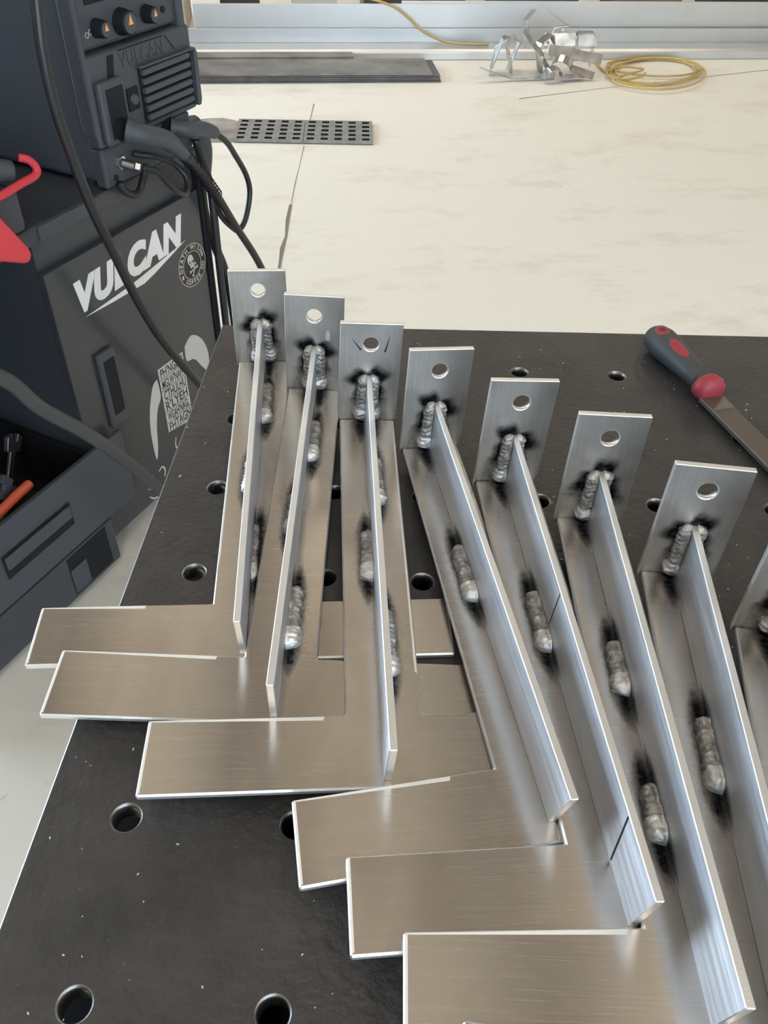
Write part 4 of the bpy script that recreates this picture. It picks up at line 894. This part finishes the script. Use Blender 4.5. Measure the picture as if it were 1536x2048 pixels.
# torch lead with plug, boot and spring
plug = [(1.187, -0.039, 0.868), (1.203, -0.060, 0.860), (1.240, -0.072, 0.845), (1.268, -0.072, 0.826)]
boot = [(1.264, -0.072, 0.829), (1.290, -0.070, 0.806), (1.312, -0.068, 0.786)]
lead = [(1.300, -0.069, 0.797), (1.345, -0.060, 0.755), (1.378, -0.052, 0.722), (1.410, -0.05, 0.680), (1.464, -0.05, 0.594), (1.547, -0.05, 0.465), (1.60, -0.05, 0.33), (1.64, -0.06, 0.12), (1.68, -0.08, 0.014), (1.9, -0.1, 0.012)]
tl = cable('torch_lead', 'black torch lead plugged into the machine pocket through a spring guard', [('plug', plug, lambda s: 0.0195 - 0.003 * s + (0.002 if s < 0.12 else 0), 'plastic'), ('boot', boot, lambda s: 0.0145 - 0.004 * s, 'plastic'), ('cable', lead, 0.0085, 'rubber')])
base = Vector(tl.location); path = catmull([cw(p) for p in lead[:4]], 60); hel = []
tt_ = None
for i, p in enumerate(path[:-1]):
    d = (path[i + 1] - p).normalized(); u = d.cross(Vector((0, 0, 1))).normalized(); w = d.cross(u); a = i * 2 * PI / 10.5
    hel.append(p + (u * math.cos(a) + w * math.sin(a)) * (0.0125) - base)
obj('spring_guard', sweep(bmesh.new(), hel, 0.0011, 5), 'spring', tl, smooth=True)
# second lead
plug2 = [(1.335, -0.018, 0.828), (1.352, -0.040, 0.824), (1.395, -0.046, 0.815), (1.432, -0.045, 0.797)]
ring2 = [(1.425, -0.045, 0.801), (1.470, -0.044, 0.768), (1.502, -0.04, 0.731), (1.536, -0.04, 0.678), (1.544, -0.04, 0.635), (1.520, -0.04, 0.586), (1.490, -0.04, 0.570), (1.468, -0.038, 0.585), (1.440, -0.034, 0.620), (1.428, -0.028, 0.660), (1.433, -0.02, 0.70)]
cable('ground_lead', 'thin black lead from the second socket curling in a loop beside the cart', [('plug', plug2, lambda s: 0.0165 - 0.004 * s + (0.002 if s < 0.1 else 0), 'plastic'), ('cable', ring2, 0.0062, 'rubber')])
# hanging hoses by the cart's far corner
cable('torch_hose', 'wide black hose bending down behind the looped lead', [('sleeve', [(1.444, 0.02, 0.80), (1.464, 0.02, 0.775), (1.472, 0.02, 0.74), (1.457, 0.02, 0.69)], 0.020, 'plastic'), ('hose', [(1.457, 0.02, 0.70), (1.445, 0.015, 0.63), (1.452, 0.01, 0.56), (1.475, 0.0, 0.47), (1.49, 0.0, 0.36), (1.50, 0, 0.12), (1.52, 0, 0.015), (1.7, 0.0, 0.013)], 0.0105, 'rubber')])
cable('power_cord', 'black power cord hanging straight down along the cart corner', [('cord', [(1.40, -0.02, 0.79), (1.424, -0.024, 0.70), (1.425, -0.026, 0.62), (1.424, -0.026, 0.5), (1.424, -0.026, 0.36), (1.424, -0.026, 0.12), (1.44, -0.03, 0.011), (1.6, -0.1, 0.010)], 0.0085, 'rubber')])
cable('gas_hose', 'thin black hose looping below the chrome fitting', [('hose', [(1.205, -0.048, 0.799), (1.23, -0.060, 0.785), (1.262, -0.064, 0.745), (1.292, -0.064, 0.724), (1.313, -0.056, 0.730), (1.322, -0.045, 0.750), (1.305, -0.032, 0.775), (1.26, -0.036, 0.800), (1.235, -0.02, 0.808), (1.225, -0.012, 0.812)], 0.0058, 'rubber')])
cable('short_cord', 'short black cord sagging over the cart top below the machine', [('cord', [(1.168, -0.020, 0.778), (1.175, -0.020, 0.762), (1.195, -0.024, 0.748), (1.215, -0.024, 0.752), (1.236, -0.021, 0.776), (1.24, -0.019, 0.79)], 0.007, 'rubber')])
# ------------------------------------------------------------------ gear on the cart top beside the machine
gt = cthing('welding_torch', 'black welding torch with a red trim loop lying on the cart top', 'torch', (0.90, 0.05, 0.769))
obj('body', sweep(bmesh.new(), catmull([(-0.16, 0.03, 0.10), (-0.06, 0.0, 0.105), (0.01, -0.03, 0.105), (0.055, -0.05, 0.095)], 8), [0.030 - 0.0006 * i for i in range(25)], 14), 'plastic', gt, smooth=True)
obj('red_trim', tube([(-0.14, -0.085, 0.083), (-0.02, -0.080, 0.080), (0.045, -0.072, 0.081), (0.082, -0.068, 0.082), (0.090, -0.066, 0.092), (0.082, -0.062, 0.106), (0.07, -0.055, 0.112)], 0.0065, 10), 'red', gt, smooth=True)
obj('lower_grip', box(-0.20, 0.05, -0.06, 0.05, 0.0, 0.075), 'plastic', gt, bevel=0.012, seg=3)
rw = cthing('clamp_handle', 'bright pink red wedge shaped clamp handle hanging over the cart edge', 'clamp', (0.86, -0.049, 0.769))
obj('handle', prism(bmesh.new(), [(-0.10, 0.16), (-0.03, 0.11), (0.028, 0.010), (0.032, -0.004), (0.024, -0.014), (0.012, -0.012), (-0.10, 0.045)], -0.022, -0.002, 'y'), 'red', rw, bevel=0.005, seg=3)
obj('jaw', box(-0.20, -0.09, -0.018, 0.0, 0.05, 0.15), 'toolsteel', rw, bevel=0.003)
pu = cthing('wire_feeder', 'dark wire feeder box behind the hanging cable, beside the machine', 'wire feeder', (0.95, 0.18, 0.769))
obj('case', box(-0.36, 0.145, 0.04, 0.28, 0.0, 0.40), 'blk_panel', pu, bevel=0.01)
obj('side_pod', box(-0.30, 0.06, -0.035, 0.0395, 0.10, 0.175), 'plastic', pu, bevel=0.008)
g = text_bm('LET', 0.013, 0, 0.0002); g.transform(Matrix.Translation((0.010, -0.0356, 0.128)) @ Matrix.Rotation(PI / 2, 4, 'X')); obj('lettering', g, 'decal', pu)
obj('regulator', sweep(bmesh.new(), [Vector(p) for p in ((0.055, 0.02, 0.245), (0.075, 0.018, 0.235), (0.095, 0.016, 0.224), (0.115, 0.014, 0.212))], [0.013, 0.022, 0.020, 0.010], 14), 'toolsteel', pu, smooth=True)
obj('regulator_stem', tube([(0.02, 0.025, 0.262), (0.055, 0.02, 0.245)], 0.006, 8), 'chrome', pu)
obj('wire_loop', tube([(0.06, 0.03, 0.20), (0.05, 0.02, 0.18), (0.045, 0.018, 0.165)], 0.0016, 6), 'chrome', pu); obj('wire_loop', tube([(0.132, 0.02, 0.13), (0.112, 0.015, 0.105), (0.100, 0.012, 0.075), (0.10, 0.012, 0.06)], 0.0016, 6), 'chrome', pu)
obj('wire_loop', tube([(0.10, 0.03, 0.19), (0.12, 0.02, 0.17), (0.125, 0.02, 0.15)], 0.003, 6), 'toolsteel', pu)
